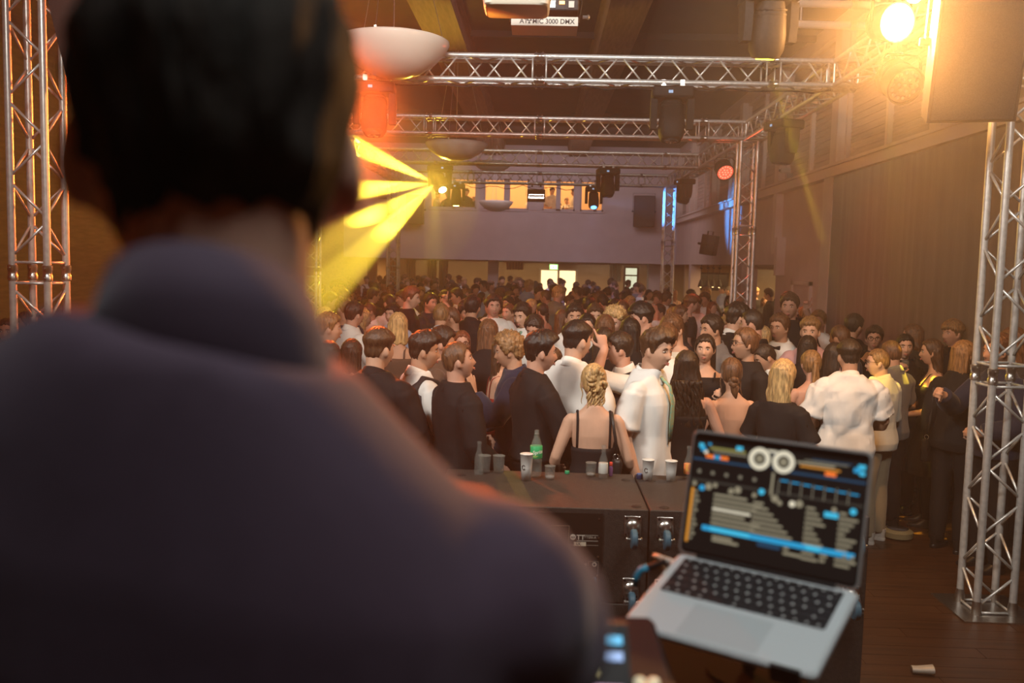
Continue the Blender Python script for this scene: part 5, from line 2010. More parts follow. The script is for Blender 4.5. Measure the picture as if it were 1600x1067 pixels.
ARM = {  # wrist target and elbow pole for the right arm (mirrored for the left), hand pose, hand direction, palm normal
    'down': ((0.235, 0.05, 0.865), (0.4, -1, 0), 'relaxed', (0.0, 0.15, -1), (-1, 0, 0)),
    'downout': ((0.30, 0.02, 0.88), (0.6, -1, 0), 'relaxed', (0.1, 0.15, -1), (-1, 0, 0)),
    'bent': ((0.17, 0.24, 1.06), (0.9, -1, -0.6), 'grip', (-0.3, 1, 0.1), (-1, 0, 0.1)),
    'hold': ((0.15, 0.26, 1.16), (0.9, -0.6, -1), 'grip', (-0.45, 0.9, 0.15), (-0.9, -0.4, 0)),
    'drink': ((0.10, 0.22, 1.42), (1, -0.1, -1), 'grip', (-0.6, 0.3, 0.7), (-0.8, -0.5, 0)),
    'front': ((0.05, 0.20, 1.12), (1, -0.2, -0.5), 'relaxed', (-1, 0.3, 0), (0, -1, 0)),
    'akimbo': ((0.20, 0.10, 1.02), (1, -0.8, 0), 'fist', (-0.6, 0.8, -0.2), (-1, -0.2, 0)),
    'up': ((0.30, 0.22, 1.80), (1, 0.0, -0.6), 'open', (0.1, 0.3, 1), (-0.2, 1, 0)),
    'raise': ((0.28, 0.36, 1.48), (0.5, -0.4, -1), 'open', (0.05, 0.45, 1), (-0.3, 1, 0)),
    'phone': ((0.14, 0.32, 1.28), (0.8, -0.4, -1), 'grip', (-0.4, 0.8, 0.4), (-0.8, 0, 0.4)),
    'control': ((0.13, 0.42, 1.00), (0.45, -0.6, -0.6), 'relaxed', (-0.1, 1, -0.2), (0, 0, -1)),
}

TORSO_M = [(0.86, 0, 0, .150, .105), (0.93, 0, -.005, .165, .118), (1.02, 0, 0, .152, .108), (1.10, 0, .004, .146, .104), (1.20, 0, .004, .158, .112),
           (1.30, 0, .002, .172, .118), (1.37, 0, -.004, .182, .108), (1.415, 0, -.010, .180, .088), (1.445, 0, -.012, .140, .076), (1.47, 0, -.012, .098, .070), (1.50, 0, -.010, .066, .062)]
TORSO_F = [(0.86, 0, 0, .158, .110), (0.93, 0, -.008, .172, .122), (1.02, 0, -.002, .145, .104), (1.10, 0, .004, .122, .092), (1.20, 0, .008, .134, .104),
           (1.29, 0, .018, .150, .122), (1.36, 0, .002, .156, .096), (1.405, 0, -.008, .154, .076), (1.435, 0, -.010, .118, .064), (1.46, 0, -.010, .080, .058), (1.49, 0, -.010, .054, .052)]


def person(sp):
    """sp: loc, h (head-top height), yaw, fem, hyaw, hpitch, arms, hair, outfit ... -> body mesh object with clothes and hair as children"""
    fem = sp.get('fem', False)
    f = 1.0 if fem else 0.0
    s = (sp['h']) / 1.775
    vox = sp.get('vox', 0.0065)
    lean = math.tan(R(sp.get('lean', 0)))
    tilt = sp.get('tilt', 0.0)
    side = math.tan(R(sp.get('side', 0)))
    bulk = sp.get('bulk', 1.0)
    tors = TORSO_F if fem else TORSO_M
    shx = 0.158 if fem else 0.182
    seed = sp.get('seed', 1)

    def bend(V):
        V = np.array(V, float).reshape(-1, 3)
        dz = np.maximum(V[:, 2] - 0.95, 0)
        V[:, 1] += dz * lean
        V[:, 0] += dz * side
        V[:, 2] += np.clip((V[:, 2] - 1.0) / 0.35, 0, 1) * V[:, 0] * tilt
        return V

    # joints -------------------------------------------------------------
    arms = []
    for sd, key in ((1, sp.get('armR', 'down')), (-1, sp.get('armL', 'down'))):
        if isinstance(key, str):
            tgt, pole, pose, hd, pn = ARM[key]
        else:
            tgt, pole, pose, hd, pn = key
        S = np.array((sd * shx * bulk * sp.get('shw', 1.0), -0.010, 1.380))
        B = np.array((sd * tgt[0], tgt[1], tgt[2]), float)
        E, W = ik(S, B, 0.285, 0.255, (sd * pole[0], pole[1], pole[2]))
        arms.append((sd, S, E, W, pose, np.array((sd * hd[0], hd[1], hd[2])), np.array((sd * pn[0], pn[1], pn[2]))))
    stance = sp.get('stance', 0.10)
    legs = []
    for sd in (1, -1):
        step = sp.get('step', 0.0) * sd
        legs.append((sd, np.array((sd * 0.088, 0, 0.90)), np.array((sd * (0.088 + stance) / 2 + sd * 0.008, 0.02 + step * 0.5, 0.49)), np.array((sd * stance, -0.01 + step, 0.085))))

    def limb(mb, a, b, c, ra, rb, rc, n=12, mids=True):
        a, b, c = map(np.array, (a, b, c))
        pts = [a, a * .5 + b * .5, a * .08 + b * .92, b * .92 + c * .08, b * .6 + c * .4, c]
        mb.tube(pts, [ra, (ra * .52 + rb * .48) * 1.03, rb, rb * 1.0, (rb * .62 + rc * .38) * 1.08, rc], n=n)

    # head frame -----------------------------------------------------------
    hc = bend([(0, 0.012, 1.515 + sp.get('necklen', 0.0))])[0]
    HR = Matrix.Rotation(-R(sp.get('hyaw', 0)), 4, 'Z') @ Matrix.Rotation(R(sp.get('hpitch', 0)), 4, 'X') @ Matrix.Rotation(R(sp.get('hroll', 0)), 4, 'Y')
    HM = Matrix.Translation(hc) @ HR @ Matrix.Translation((0, 0.022, 0.118)) @ Matrix.Scale(sp.get('hs', 1.0) * (0.97 if fem else 1.0), 4)
    HMn = np.array(HM)

    # body -------------------------------------------------------------------
    mb = MB()
    tb = [(z, cx_, cy_, rx * bulk, ry * bulk) for z, cx_, cy_, rx, ry in tors]
    mb.stack(tb, n=24, exp=2.3)
    nr = sp.get('neck_r', 0.047 if fem else 0.057)
    mb.v = [bend(np.concatenate(mb.v))]
    neck = MB()
    nb, nt_ = bend([(0, -0.014, 1.44)])[0], np.array(HM @ Vector((0, -0.030, -0.045)))
    mb.tube([nb, nb * .5 + nt_ * .5 + np.array((0, .004, 0)), nt_], [(nr * 1.12, nr * 1.12), (nr, nr), (nr * 1.0, nr * 1.04)], n=16)
    hx, hy, hz = head_shape(40, 48, f)
    V = np.stack([hx, hy, hz], -1).reshape(-1, 3)
    mb.add(V @ HMn[:3, :3].T + HMn[:3, 3], [q[::-1] for q in grid_faces(40, 48)][::1])
    for sd in (1, -1):                                         # ears
        e = MB()
        e.ell((sd * sp.get('ear', 0.077), -0.006, -0.006), (0.011, 0.019, 0.031), 12, 8, rot=Matrix.Rotation(sd * R(-22), 3, 'Z') @ Matrix.Rotation(R(8), 3, 'X'))
        e.ell((sd * 0.072, 0.004, -0.028), (0.009, 0.010, 0.013), 8, 6)
        V = np.concatenate(e.v)
        mb.add(V @ HMn[:3, :3].T + HMn[:3, 3], e.f)
    ar = (0.046, 0.037, 0.026) if fem else (0.056, 0.045, 0.031)
    for sd, S, E, W, pose, hd, pn in arms:
        S2, E2, W2 = bend([S, E, W])
        limb(mb, S2, E2, W2, ar[0] * bulk, ar[1] * bulk, ar[2])
        mb.ell(S2 + np.array((sd * -0.01, 0, 0.004)), (0.058 if not fem else 0.048,) * 3, 12, 8)
        hand(mb, W2, hd, pn, sd, pose, 0.90 if fem else 1.0)
    for sd, a, b, c in legs:
        limb(mb, a, b, c, 0.092, 0.058, 0.040)
        mb.tube([c + np.array((0, -0.03, -0.03)), c + np.array((0, 0.05, -0.045)), c + np.array((0, 0.11, -0.062))], [0.034, 0.030, 0.015], n=10)
    me = mb.mesh('person')
    root = link('person', me)
    skin = SKIN[sp.get('skin', 0)]
    me.materials.append(skin)
    root.location = sp['loc']
    root.rotation_euler = (0, 0, -R(sp['yaw']))
    root.scale = (s, s, s)
    md = root.modifiers.new('r', 'REMESH')
    md.mode = 'VOXEL'
    md.voxel_size = vox
    sm = root.modifiers.new('s', 'SMOOTH')
    sm.factor = 0.5
    sm.iterations = 3
    dc = root.modifiers.new('d', 'DECIMATE')
    dc.ratio = sp.get('dec', 0.17)
    BATCH.append((root, None))

    def cloth(name, mb_, m_, amp=0.005, fr=sp.get('wfr', 26), v=None, dec=0.30, parent=None, smit=2):
        me_ = mb_.mesh(name)
        me_.materials.append(m_)
        o = link(name, me_, parent or root)
        r_ = o.modifiers.new('r', 'REMESH')
        r_.mode = 'VOXEL'
        r_.voxel_size = v or max(0.0095, vox * 1.25)
        q = o.modifiers.new('s', 'SMOOTH')
        q.factor = 0.5
        q.iterations = smit
        d_ = o.modifiers.new('d', 'DECIMATE')
        d_.ratio = dec
        BATCH.append((o, wrinkle(amp, fr, seed * 7 + len(name), 0.6)))
        return o

    O = sp.get('outfit', {})
    if O.get('top') == 'dress' and 'tights' not in O:
        O['tights'] = False
    cm = lambda c: MATS['cloth_' + c]

    def torso_stack(off, z0, z1, hem=0.0, offb=0.0):
        rr = []
        for z in np.linspace(z0, z1, 11):
            zz = [t[0] for t in tb]
            g = [np.interp(z, zz, [t[k] for t in tb]) for k in (1, 2, 3, 4)]
            ext = off + hem * max(0, (1.05 - z) / 0.2)
            rr.append((z, g[0], g[1] - offb, g[2] + ext, g[3] + ext))
        return rr

    def sleeves(mb_, kind, off):
        for sd, S, E, W, pose, hd, pn in arms:
            S2, E2, W2 = bend([S, E, W])
            r1, r2, r3 = ar[0] * bulk + off, ar[1] * bulk + off, ar[2] + off
            mb_.ell(S2 + np.array((sd * -0.012, 0, 0.0)), (r1 - 0.001,) * 3, 12, 8)
            if kind == 'short':
                e_ = S2 * 0.25 + E2 * 0.75
                mb_.tube([S2, S2 * .5 + E2 * .5, e_], [r1, r1 * 0.98, r1 * 1.08], n=14)
            elif kind == 'rolled':
                e_ = E2 * 0.85 + W2 * 0.15
                mb_.tube([S2, S2 * .5 + E2 * .5, E2, e_], [r1, (r1 + r2) / 2, r2 * 1.05, r2 * 1.15], n=14)
            elif kind == 'long':
                limb(mb_, S2, E2, W2 * 0.97 + E2 * 0.03, r1, r2, r3 * 1.05, n=14)

    neck_z = bend([(0, -0.006, 1.478 + sp.get('collar_up', 0.0))])[0]
    kind = O.get('top')
    if kind in ('shirt', 'jacket', 'tee', 'sweater'):
        mb_ = MB()
        off = {'shirt': 0.018, 'jacket': 0.026, 'tee': 0.019, 'sweater': 0.022}[kind] + O.get('loose', 0)
        mb_.stack(torso_stack(off, O.get('hemz', 0.86 if kind != 'shirt' or O.get('untucked') else 0.96), 1.505 if kind != 'tee' else 1.452, hem=0.014), n=28, exp=2.3)
        mb_.v = [bend(np.concatenate(mb_.v))]
        sleeves(mb_, O.get('sleeve', 'long'), off * 0.9 + 0.003)
        top = cloth(kind, mb_, cm(O['color']), amp=O.get('amp', 0.0075), dec=sp.get('cdec', 0.34))
        if kind in ('shirt', 'jacket'):
            cb = MB()
            n = 28
            a = np.linspace(0.0, 2 * np.pi, n, endpoint=False)
            rings = []
            fl_c = sp.get('collar_flare', 1.0)
            ck_ = 1 - (0.10 if fl_c < 0.7 else 0)
            for dz, r_, dy in ((-0.03, nr * 1.34 * ck_, 0), (0.012, nr * 1.22 * ck_, 0), (0.034, nr * 1.16 * ck_, -0.002), (0.036, nr * 1.22 * ck_, -0.002), (0.010, nr * (1.22 + .20 * fl_c), -0.004), (-0.018, nr * (1.22 + .44 * fl_c), -0.006), (-0.024, nr * (1.22 + .38 * fl_c), -0.006)):
                fr_ = np.cos(a - np.pi / 2)
                rings.append(np.stack([neck_z[0] + r_ * np.cos(a), neck_z[1] + 0.006 + dy + r_ * 1.06 * np.sin(a), neck_z[2] + dz - 0.030 * np.clip(fr_, -1, 1) * (1 if dz < 0.03 else 1.1)], 1))
            Fc = [(i * n + j, i * n + (j + 1) % n, (i + 1) * n + (j + 1) % n, (i + 1) * n + j) for i in range(len(rings) - 1) for j in range(n)]
            cb.add(np.concatenate(rings), Fc)
            part('collar', cb, cm(O.get('collar', O['color'])), top, smooth=True)
        if O.get('vest'):
            vb = MB()
            vb.stack(torso_stack(off + 0.012, 0.93, 1.36, hem=0.012), n=28, exp=2.3)
            for sd in (1, -1):
                vb.tube([(sd * .12, -.10, 1.30), (sd * .115, -.105, 1.40), (sd * .105, -.04, 1.462), (sd * .10, .06, 1.43), (sd * .09, .115, 1.33)], [(.022, .052)] * 5, n=10, ref=(1, 0, 0))
            vb.v = [bend(np.concatenate(vb.v))]
            cloth('waistcoat', vb, cm(O['vest']), amp=0.003)
        if O.get('tie'):
            tm = mat('tie_print', (0.05, 0.22, 0.20), 0.5, noise=0.9, nscale=55, dark=(0.42, 0.33, 0.12))
            t_ = MB()
            fy = 0.118 * bulk + off + 0.012
            pts = bend([(0, 0.075, 1.472), (0, fy - .01, 1.42), (0, fy + .012, 1.32), (0, fy + .008, 1.20), (0, fy + .004, 1.08)])
            t_.tube(pts, [(.018, .012), (.017, .007), (.026, .006), (.036, .006), (.02, .005)], n=10, ref=(0, 1, 0))
            part('necktie', t_, tm, top, smooth=True)
        if O.get('bowtie'):
            t_ = MB()
            c = bend([(0, 0.098, 1.452)])[0]
            for sd in (1, -1):
                t_.tube([c, c + np.array((sd * .03, -.002, 0)), c + np.array((sd * .052, -.008, 0))], [(.008, .008), (.017, .010), (.024, .007)], n=8, ref=(0, 1, 0))
            t_.ell(c, (.011, .010, .011), 8, 6)
            part('bow_tie', t_, cm('black'), top, smooth=True)
    if kind == 'dress' or kind == 'camisole':
        # woven tube whose upper edge differs between front and back
        n, rows = 48, 26
        zt_f, zt_b, z0 = O.get('front', 1.31), O.get('back', 1.26), O.get('hem', 0.55 if kind == 'dress' else 0.98)
        a = np.linspace(0, 2 * np.pi, n, endpoint=False)
        fr_ = np.sin(a)
        ztop = zt_b + (zt_f - zt_b) * sstep((fr_ + O.get('cut', 0.35)) / 0.5)
        VV = []
        zz_ = [t[0] for t in tb]
        for i in range(rows + 1):
            q = min(i, rows - 1) / (rows - 1)
            z = z0 + (ztop - z0) * q
            off = 0.013 if i < rows else -0.012
            zc = np.clip(z, 0.86, 2)
            fl = np.clip((0.93 - z) / 0.4, 0, 1) * O.get('flare', 0.05)
            rx = np.interp(zc, zz_, [t[3] for t in tb]) + off + fl
            ry = np.interp(zc, zz_, [t[4] for t in tb]) + off + fl + np.clip((0.9 - z) / 0.2, 0, 1) * 0.02
            cyy = np.interp(zc, zz_, [t[2] for t in tb])
            ca = np.sign(np.cos(a)) * np.abs(np.cos(a)) ** (2 / 2.3)
            sa = np.sign(np.sin(a)) * np.abs(np.sin(a)) ** (2 / 2.3)
            fold = 1 + 0.03 * np.sin(9 * a + seed) * np.clip((0.95 - z) / 0.3, 0, 1) + 0.006 * np.sin(14 * z * 3 + 3 * a)
            VV.append(np.stack([rx * ca * fold, cyy + ry * sa * fold, z], 1))
        V = bend(np.concatenate(VV))
        Fd = [(i * n + j, i * n + (j + 1) % n, (i + 1) * n + (j + 1) % n, (i + 1) * n + j) for i in range(rows) for j in range(n)]
        db = MB()
        db.add(V, Fd)
        dr = part('dress' if kind == 'dress' else 'camisole', db, cm(O['color']), root, smooth=True)
        if O.get('straps'):
            for sd in (1, -1):
                st = MB()
                zb = zt_b + 0.002
                sxw = O.get('strapx', 0.085)
                yb = -np.interp(zb, zz_, [t[4] for t in tb]) + np.interp(zb, zz_, [t[2] for t in tb])
                pts = []
                for k in range(9):
                    zq = zb + (1.43 - zb) * k / 8
                    zi = np.clip(zq, 0.86, 1.5)
                    ryq = np.interp(zi, zz_, [t[4] for t in tb])
                    rxq = np.interp(zi, zz_, [t[3] for t in tb])
                    w_ = (1 - min(1, sxw / rxq) ** 2.3) ** (1 / 2.3)
                    pts.append((sd * sxw, np.interp(zi, zz_, [t[2] for t in tb]) - ryq * w_ - 0.009, zq))
                pts += [(sd * sxw, -0.02, 1.455), (sd * sxw, 0.045, 1.435), (sd * sxw * .95, 0.105, zt_f + .03), (sd * sxw * .9, 0.125, zt_f - 0.01)]
                st.tube(bend(pts), [(0.003, 0.008)] * len(pts), n=8, ref=(1, 0, 0))
                part('shoulder_strap', st, cm(O['color']), dr, smooth=True)
    if O.get('legs'):
        mb_ = MB()
        mb_.stack(torso_stack(0.010, 0.86, 1.0), n=24, exp=2.3)
        for sd, a, b, c in legs:
            limb(mb_, a, b, c + np.array((0, 0, -0.02)), 0.100, 0.076, 0.062)
        cloth('trousers', mb_, cm(O['legs']), amp=0.005, v=0.016, fr=20)
    elif kind == 'dress' and O.get('tights'):
        for sd, a, b, c in legs:
            t_ = MB()
            limb(t_, a, b, c, 0.099, 0.066, 0.047)
            part('stocking', t_, cm('black'), root, smooth=True)
    # shoes
    sm_ = {'black': M_SHOE, 'brown': M_SHOEB, 'white': M_SHOEW}[O.get('shoes', 'black')]
    for sd, a, b, c in legs:
        sh = link('shoe', shoe_data(sm_), root, (c[0], c[1] - 0.02, 0.0))
    # hair
    hs, hcol = sp['hair']
    ho = link('hair', hair_data(hs, seed).copy() if False else hair_data(hs, seed), root)
    ho.matrix_local = HM
    hm_ = MATS['hair_' + hcol]
    if len(ho.data.materials) == 0:
        ho.data.materials.append(hm_)
    ho.material_slots[0].link = 'OBJECT'
    ho.material_slots[0].material = hm_
    # face
    if sp.get('face', True):
        for sd in (1, -1):
            e_ = link('eye', EYE_ME, root)
            e_.matrix_local = HM @ Matrix.Translation((sd * 0.031, 0.0795, 0.007)) @ Matrix.Rotation(-sd * R(12), 4, 'Z')
            b_ = link('eyebrow', BROW_ME, root)
            b_.matrix_local = HM @ Matrix.Translation((sd * 0.032, 0.0895, 0.0265)) @ Matrix.Rotation(-sd * R(14), 4, 'Z')
            if len(BROW_ME.materials) == 0:
                BROW_ME.materials.append(MATS['hair_dark'])
            b_.material_slots[0].link = 'OBJECT'
            b_.material_slots[0].material = MATS['hair_' + ('dark_blond' if hcol in ('blond',) else hcol)]
        l_ = link('lips', LIPS_ME, root)
        l_.matrix_local = HM @ Matrix.Translation((0, 0.0895, -0.066))
    if sp.get('glasses'):
        g_ = link('glasses', GLASS_ME, root)
        g_.matrix_local = HM @ Matrix.Translation((0, 0.101, 0.007))
    root['label'] = sp['label']
    root['category'] = 'person'
    if sp.get('group'):
        root['group'] = sp['group']
    sp['arms_w'] = [(sd, bend([W])[0], hd, pn) for sd, S, E, W, pose, hd, pn in arms]
    sp['bend'] = bend
    sp['obj'] = root
    sp['s'] = s
    sp['HM'] = HM
    return root


def to_world(sp, p):
    """local point of a person -> world"""
    Mx = Matrix.Translation(sp['loc']) @ Matrix.Rotation(-R(sp['yaw']), 4, 'Z') @ Matrix.Scale(sp['s'], 4)
    return Mx @ Vector(p)


def grip_point(sp, side):
    for sd, W, hd, pn in sp['arms_w']:
        if sd == side:
            hd = hd / np.linalg.norm(hd)
            pn = pn - hd * (pn @ hd)
            pn = pn / np.linalg.norm(pn)
            return to_world(sp, W + hd * 0.085 + pn * 0.045)
# ------------------------------------------------------------------ the disc jockey, seen from behind
hc_t = at(330, 285, 0.61)
dj = dict(loc=(hc_t.x + 0.030, 0.535, POD), h=1.84, yaw=-6, hyaw=-15, collar_flare=0.22, ear=0.084, collar_up=0.016, neck_r=0.053, wfr=15, hpitch=-9, necklen=-0.012, hs=0.96, tilt=-0.19, shw=0.95, hair=('dj', 'matte_black'), skin=1, vox=0.0055, dec=0.5, cdec=0.6, bulk=1.0,
          armR='control', armL='control', face=False, seed=2, outfit=dict(top='shirt', color='purple', legs='black', sleeve='long', amp=0.006, loose=-0.003),
          label='disc jockey seen from behind in a dark purple shirt, large and blurred in front')
person(dj)


def shirt_w(color='white', sleeve='long', **k):
    return dict(top='shirt', color=color, legs='black', sleeve=sleeve, **k)


def tee(color='black', **k):
    return dict(top='tee', color=color, legs='black', sleeve='short', **k)


def sweat(color='black', **k):
    return dict(top='sweater', color=color, legs='black', **k)


def jack(color='black', **k):
    return dict(top='jacket', color=color, legs='black', **k)


def dress(color='black', **k):
    return dict(top='dress', color=color, **k)


P = []


def add(px, py, d, yaw, fem, hair, outfit, label, **k):
    z = at(px, py, d)
    sp = dict(loc=(z.x, d, 0.0), h=z.z, yaw=yaw, fem=fem, hair=hair, outfit=outfit, label=label, seed=len(P) + 3, skin=(len(P) * 7) % 3)
    sp.update(k)
    P.append(sp)
    return sp


# first row behind the subwoofers
w_updo = add(930, 566, 5.65, 0, True, ('updo', 'blond'), dress(back=1.21, front=1.33, straps=True, strapx=0.108, hem=0.5, cut=0.1), 'woman with blonde curled updo and bare back in a black strap dress', hyaw=-12, armR=((0.235, 0.19, 0.98), (.25, -1, 0), 'relaxed', (-.1, .9, -.4), (-1, 0, 0)), armL=((0.235, 0.20, 1.00), (.25, -1, 0), 'relaxed', (-.2, .9, -.2), (-1, 0, 0)), skin=0)
add(1018, 511, 5.93, 122, False, ('quiff', 'brown'), shirt_w(sleeve='short', untucked=True, tie=True, amp=0.014), 'young man in white shirt and patterned tie turning to the camera', hyaw=10, hpitch=-4, armR='down', armL='down', skin=0)
add(1074, 545, 6.29, 4, True, ('wavy', 'dark'), dress(back=1.30, front=1.33, hem=0.5), 'woman with long dark wavy hair in a sleeveless black dress', armL='down', armR='bent', skin=1)
add(1146, 557, 6.57, 352, True, ('lowbun', 'chestnut'), dress(back=1.14, front=1.30, hem=0.5, cut=0.1), 'woman with low brown bun and bare back in a strapless black dress', armL='bent', armR='bent', skin=0, hyaw=6)
w_glass = add(1222, 558, 6.17, 42, True, ('medium', 'blond'), dict(top='tee', color='black', sleeve='short', legs='black'), 'blonde woman in black short sleeves holding a glass', armR=((0.17, 0.25, 1.07), (.8, -1, -.6), 'grip', (-.3, .9, .3), (-1, 0, .2)), armL='bent', skin=0)
m_white = add(1330, 531, 7.04, 4, False, ('fade', 'dark'), shirt_w(sleeve='short', untucked=True, shoes='brown', loose=0.012, amp=0.015), 'man in white short-sleeved shirt and brown shoes seen from behind beside the laptop', armR='bent', armL='bent', bulk=1.10, skin=2, hyaw=-6)
m_yel = add(1379, 543, 7.62, 318, False, ('crop', 'dark_blond'), dict(top='shirt', color='offwhite', sleeve='rolled', legs='khaki', untucked=True, shoes='white', loose=0.01), 'man with glasses in a yellow lit shirt facing left', hyaw=-38, armR='bent', armL='hold', glasses=True, bulk=1.04)
add(1271, 545, 7.32, 352, True, ('ponytail', 'dark_blond'), dress('charcoal', back=1.26, front=1.30, hem=0.5), 'woman with long fair ponytail in a dark strapless dress', armL='bent', armR='bent')
add(1170, 509, 7.07, 252, True, ('bun', 'chestnut'), sweat('black'), 'woman with dark-rimmed glasses in a black top looking left', glasses=True, armL='bent', armR='hold', bulk=1.10, hyaw=8, hpitch=4)
add(1103, 519, 7.54, 186, True, ('long', 'dark'), dress(back=1.36, front=1.40, straps=True, hem=0.5), 'dark-haired woman facing the camera with a raised hand', armR='hold', armL='phone', hyaw=10, skin=0)
add(838, 517, 5.95, 62, False, ('quiff', 'black'), shirt_w('black'), 'man in black shirt with clasped hands behind the soda bottle', armR=((0.10, 0.28, 1.12), (.9, -.6, -.6), 'relaxed', (-.5, .9, .2), (-.8, 0, -.3)), armL=((0.06, 0.27, 1.13), (.9, -.6, -.6), 'relaxed', (-.6, .8, .1), (-.6, 0, .5)), hyaw=18)
add(866, 540, 6.95, 210, False, ('short', 'brown'), sweat('navy'), 'man in navy jumper half hidden behind the man in black shirt', armR='front', armL='down', hpitch=-8)
add(897, 501, 6.36, 34, False, ('fade', 'black'), shirt_w('white'), 'man in white shirt with dark hair seen from behind, near the pointing hand', hyaw=22, armR='bent', armL='bent', bulk=1.04)
add(975, 518, 6.95, 262, False, ('short', 'dark'), shirt_w('white', 'rolled', vest='charcoal'), 'man in profile with rolled white sleeve reaching up and pointing', hyaw=4, armL=((0.12, 0.17, 1.66), (.5, .6, -1), 'point', (-.1, .35, 1), (-1, .2, 0)), armR='down')
add(806, 519, 6.58, 272, False, ('curly', 'dark_blond'), jack('navy'), 'man with curly fair hair in a navy jacket, open hand raised', armL=((0.20, 0.27, 1.33), (.6, -.4, -1), 'open', (-.05, .25, 1), (-.6, 1, 0)), armR='bent', hyaw=0, hpitch=-6)
add(782, 526, 7.15, 80, True, ('medium', 'brown'), dress('red', back=1.27, front=1.32, straps=True, hem=0.3), 'woman in a red strap dress between two men', armR='bent', armL='bent', hyaw=20)
add(716, 531, 5.80, 58, False, ('crop', 'chestnut'), sweat('black'), 'bearded man in black top looking up to the right', hyaw=24, hpitch=14, armR=((0.19, 0.20, 0.98), (.6, -1, 0), 'relaxed', (0, .6, -.6), (-1, 0, 0)), armL='bent', skin=1, bulk=1.05)
add(656, 517, 6.17, 54, False, ('quiff', 'dark'), shirt_w('white', vest='charcoal'), 'man in white shirt with dark waistcoat and tousled dark hair', hyaw=30, armR='bent', armL='bent')
add(587, 512, 5.76, 18, False, ('fade', 'brown'), jack('black'), 'man with undercut in a black jacket beside the disc jockey\'s shoulder', hyaw=22, armR='bent', armL='bent', bulk=1.06)
add(547, 527, 6.97, 12, True, ('bob', 'dark'), dress('black', back=1.30, front=1.34, straps=True, hem=0.5), 'woman with sleek dark bob at the disc jockey\'s collar', armR='down', armL='bent')
add(514, 530, 6.50, 350, True, ('bob', 'black'), dress('offwhite', back=1.3, front=1.34, straps=True, hem=0.5), 'woman with black bob half hidden by the disc jockey\'s collar', armR='down', armL='bent')
# second rows
add(508, 487, 7.70, 66, False, ('short', 'dark_blond'), shirt_w('white'), 'fair-haired man in profile lit yellow at the left of the crowd', hyaw=10)
add(682, 508, 6.95, 78, False, ('short', 'dark'), sweat('brown'), 'dark-haired man in profile behind the man with waistcoat', hyaw=10, hpitch=-6)
add(621, 486, 8.20, 4, True, ('bob', 'blond'), dress('brown', back=1.36, front=1.36, straps=True, hem=0.5), 'woman with shining blonde bob seen from behind')
add(763, 496, 7.80, 2, True, ('verylong', 'chestnut'), sweat('black'), 'woman with very long straight brown hair', armR='bent')
add(722, 514, 8.50, 172, True, ('medium', 'red'), sweat('charcoal'), 'red-haired woman with glasses facing the camera', glasses=True)
add(689, 472, 9.57, 4, False, ('crop', 'dark_blond'), shirt_w('lightblue'), 'man in pale blue shirt seen from behind in the middle of the crowd', bulk=1.05)
add(710, 478, 10.03, 268, False, ('crop', 'chestnut'), sweat('grey'), 'bearded man in profile beside the pale blue shirt')
add(771, 459, 10.88, 168, False, ('short', 'dark'), shirt_w('white', loose=0.012), 'man with white open collar facing the camera in the middle crowd', bulk=1.08)
add(737, 461, 10.47, 14, False, ('short', 'black'), jack('black'), 'tall man in black jacket left of the white open collar', bulk=1.08)
add(822, 471, 9.70, 214, False, ('short', 'dark'), shirt_w('white', tie=True), 'man in white shirt looking down to the left in the middle crowd', hpitch=-10)
add(842, 487, 8.90, 205, False, ('short', 'dark'), shirt_w('white'), 'man with dark hair bowing his head in white shirt', hpitch=-24)
add(898, 473, 9.30, 178, False, ('short', 'dark'), shirt_w('white'), 'round-faced man facing the camera behind the pointing hand', bulk=1.08)
add(920, 487, 8.70, 200, False, ('crop', 'black'), shirt_w('white'), 'man with glasses half hidden by the pointing hand', glasses=True)
add(966, 476, 9.10, 205, False, ('curly', 'blond'), jack('charcoal'), 'man with curly blond hair looking down', hpitch=-18)
add(945, 489, 8.24, 12, True, ('medium', 'chestnut'), sweat('black'), 'woman with brown hair behind the pointing arm')
add(944, 509, 7.41, 8, True, ('long', 'dark'), sweat('black'), 'woman with dark hair in front of the pointing arm\'s elbow')
add(1011, 471, 8.70, 262, False, ('bowl', 'black'), dict(top='tee', color='white', sleeve='short', legs='black'), 'man with black fringe in profile, white collarless shirt', hpitch=-6)
add(984, 494, 7.81, 20, True, ('bob', 'black'), sweat('black'), 'woman with black bob under the black fringe man\'s chin')
add(1060, 489, 7.98, 222, False, ('fringe', 'chestnut'), dict(top='tee', color='offwhite', sleeve='short', legs='black'), 'smiling man in pale shirt tilting his head', hroll=8, hpitch=-8)
add(1040, 505, 7.26, 20, False, ('short', 'chestnut'), shirt_w('white'), 'man with brown hair right behind the turning man with tie')
add(1118, 491, 8.30, 248, False, ('short', 'dark'), shirt_w('grey'), 'man in profile behind the dark-haired woman facing the camera')
add(1147, 474, 9.20, 62, False, ('quiff', 'dark'), jack('black'), 'man in black jacket and white collar leaning to another man', hyaw=10)
P[-1]['outfit']['collar'] = 'white'
add(1182, 481, 8.51, 302, False, ('crop', 'dark'), sweat('black'), 'man with cropped dark hair before the middle tower, back to the camera', hyaw=-10)
add(1222, 489, 8.93, 226, False, ('short', 'chestnut'), shirt_w('white', bowtie=True), 'man with white shirt and black bow tie')
add(1268, 494, 8.49, 205, False, ('fade', 'dark_blond'), shirt_w('pink'), 'fair young man in pale shirt by the right wall')
add(1236, 457, 10.20, 205, False, ('short', 'brown'), shirt_w('black'), 'tall man in black shirt standing above the rest before the pale door', armR='front', armL='front')
add(1224, 531, 7.80, 262, False, ('crop', 'dark'), shirt_w('white'), 'man in white shirt bowing behind the blonde woman with the glass', hpitch=-26, lean=8)
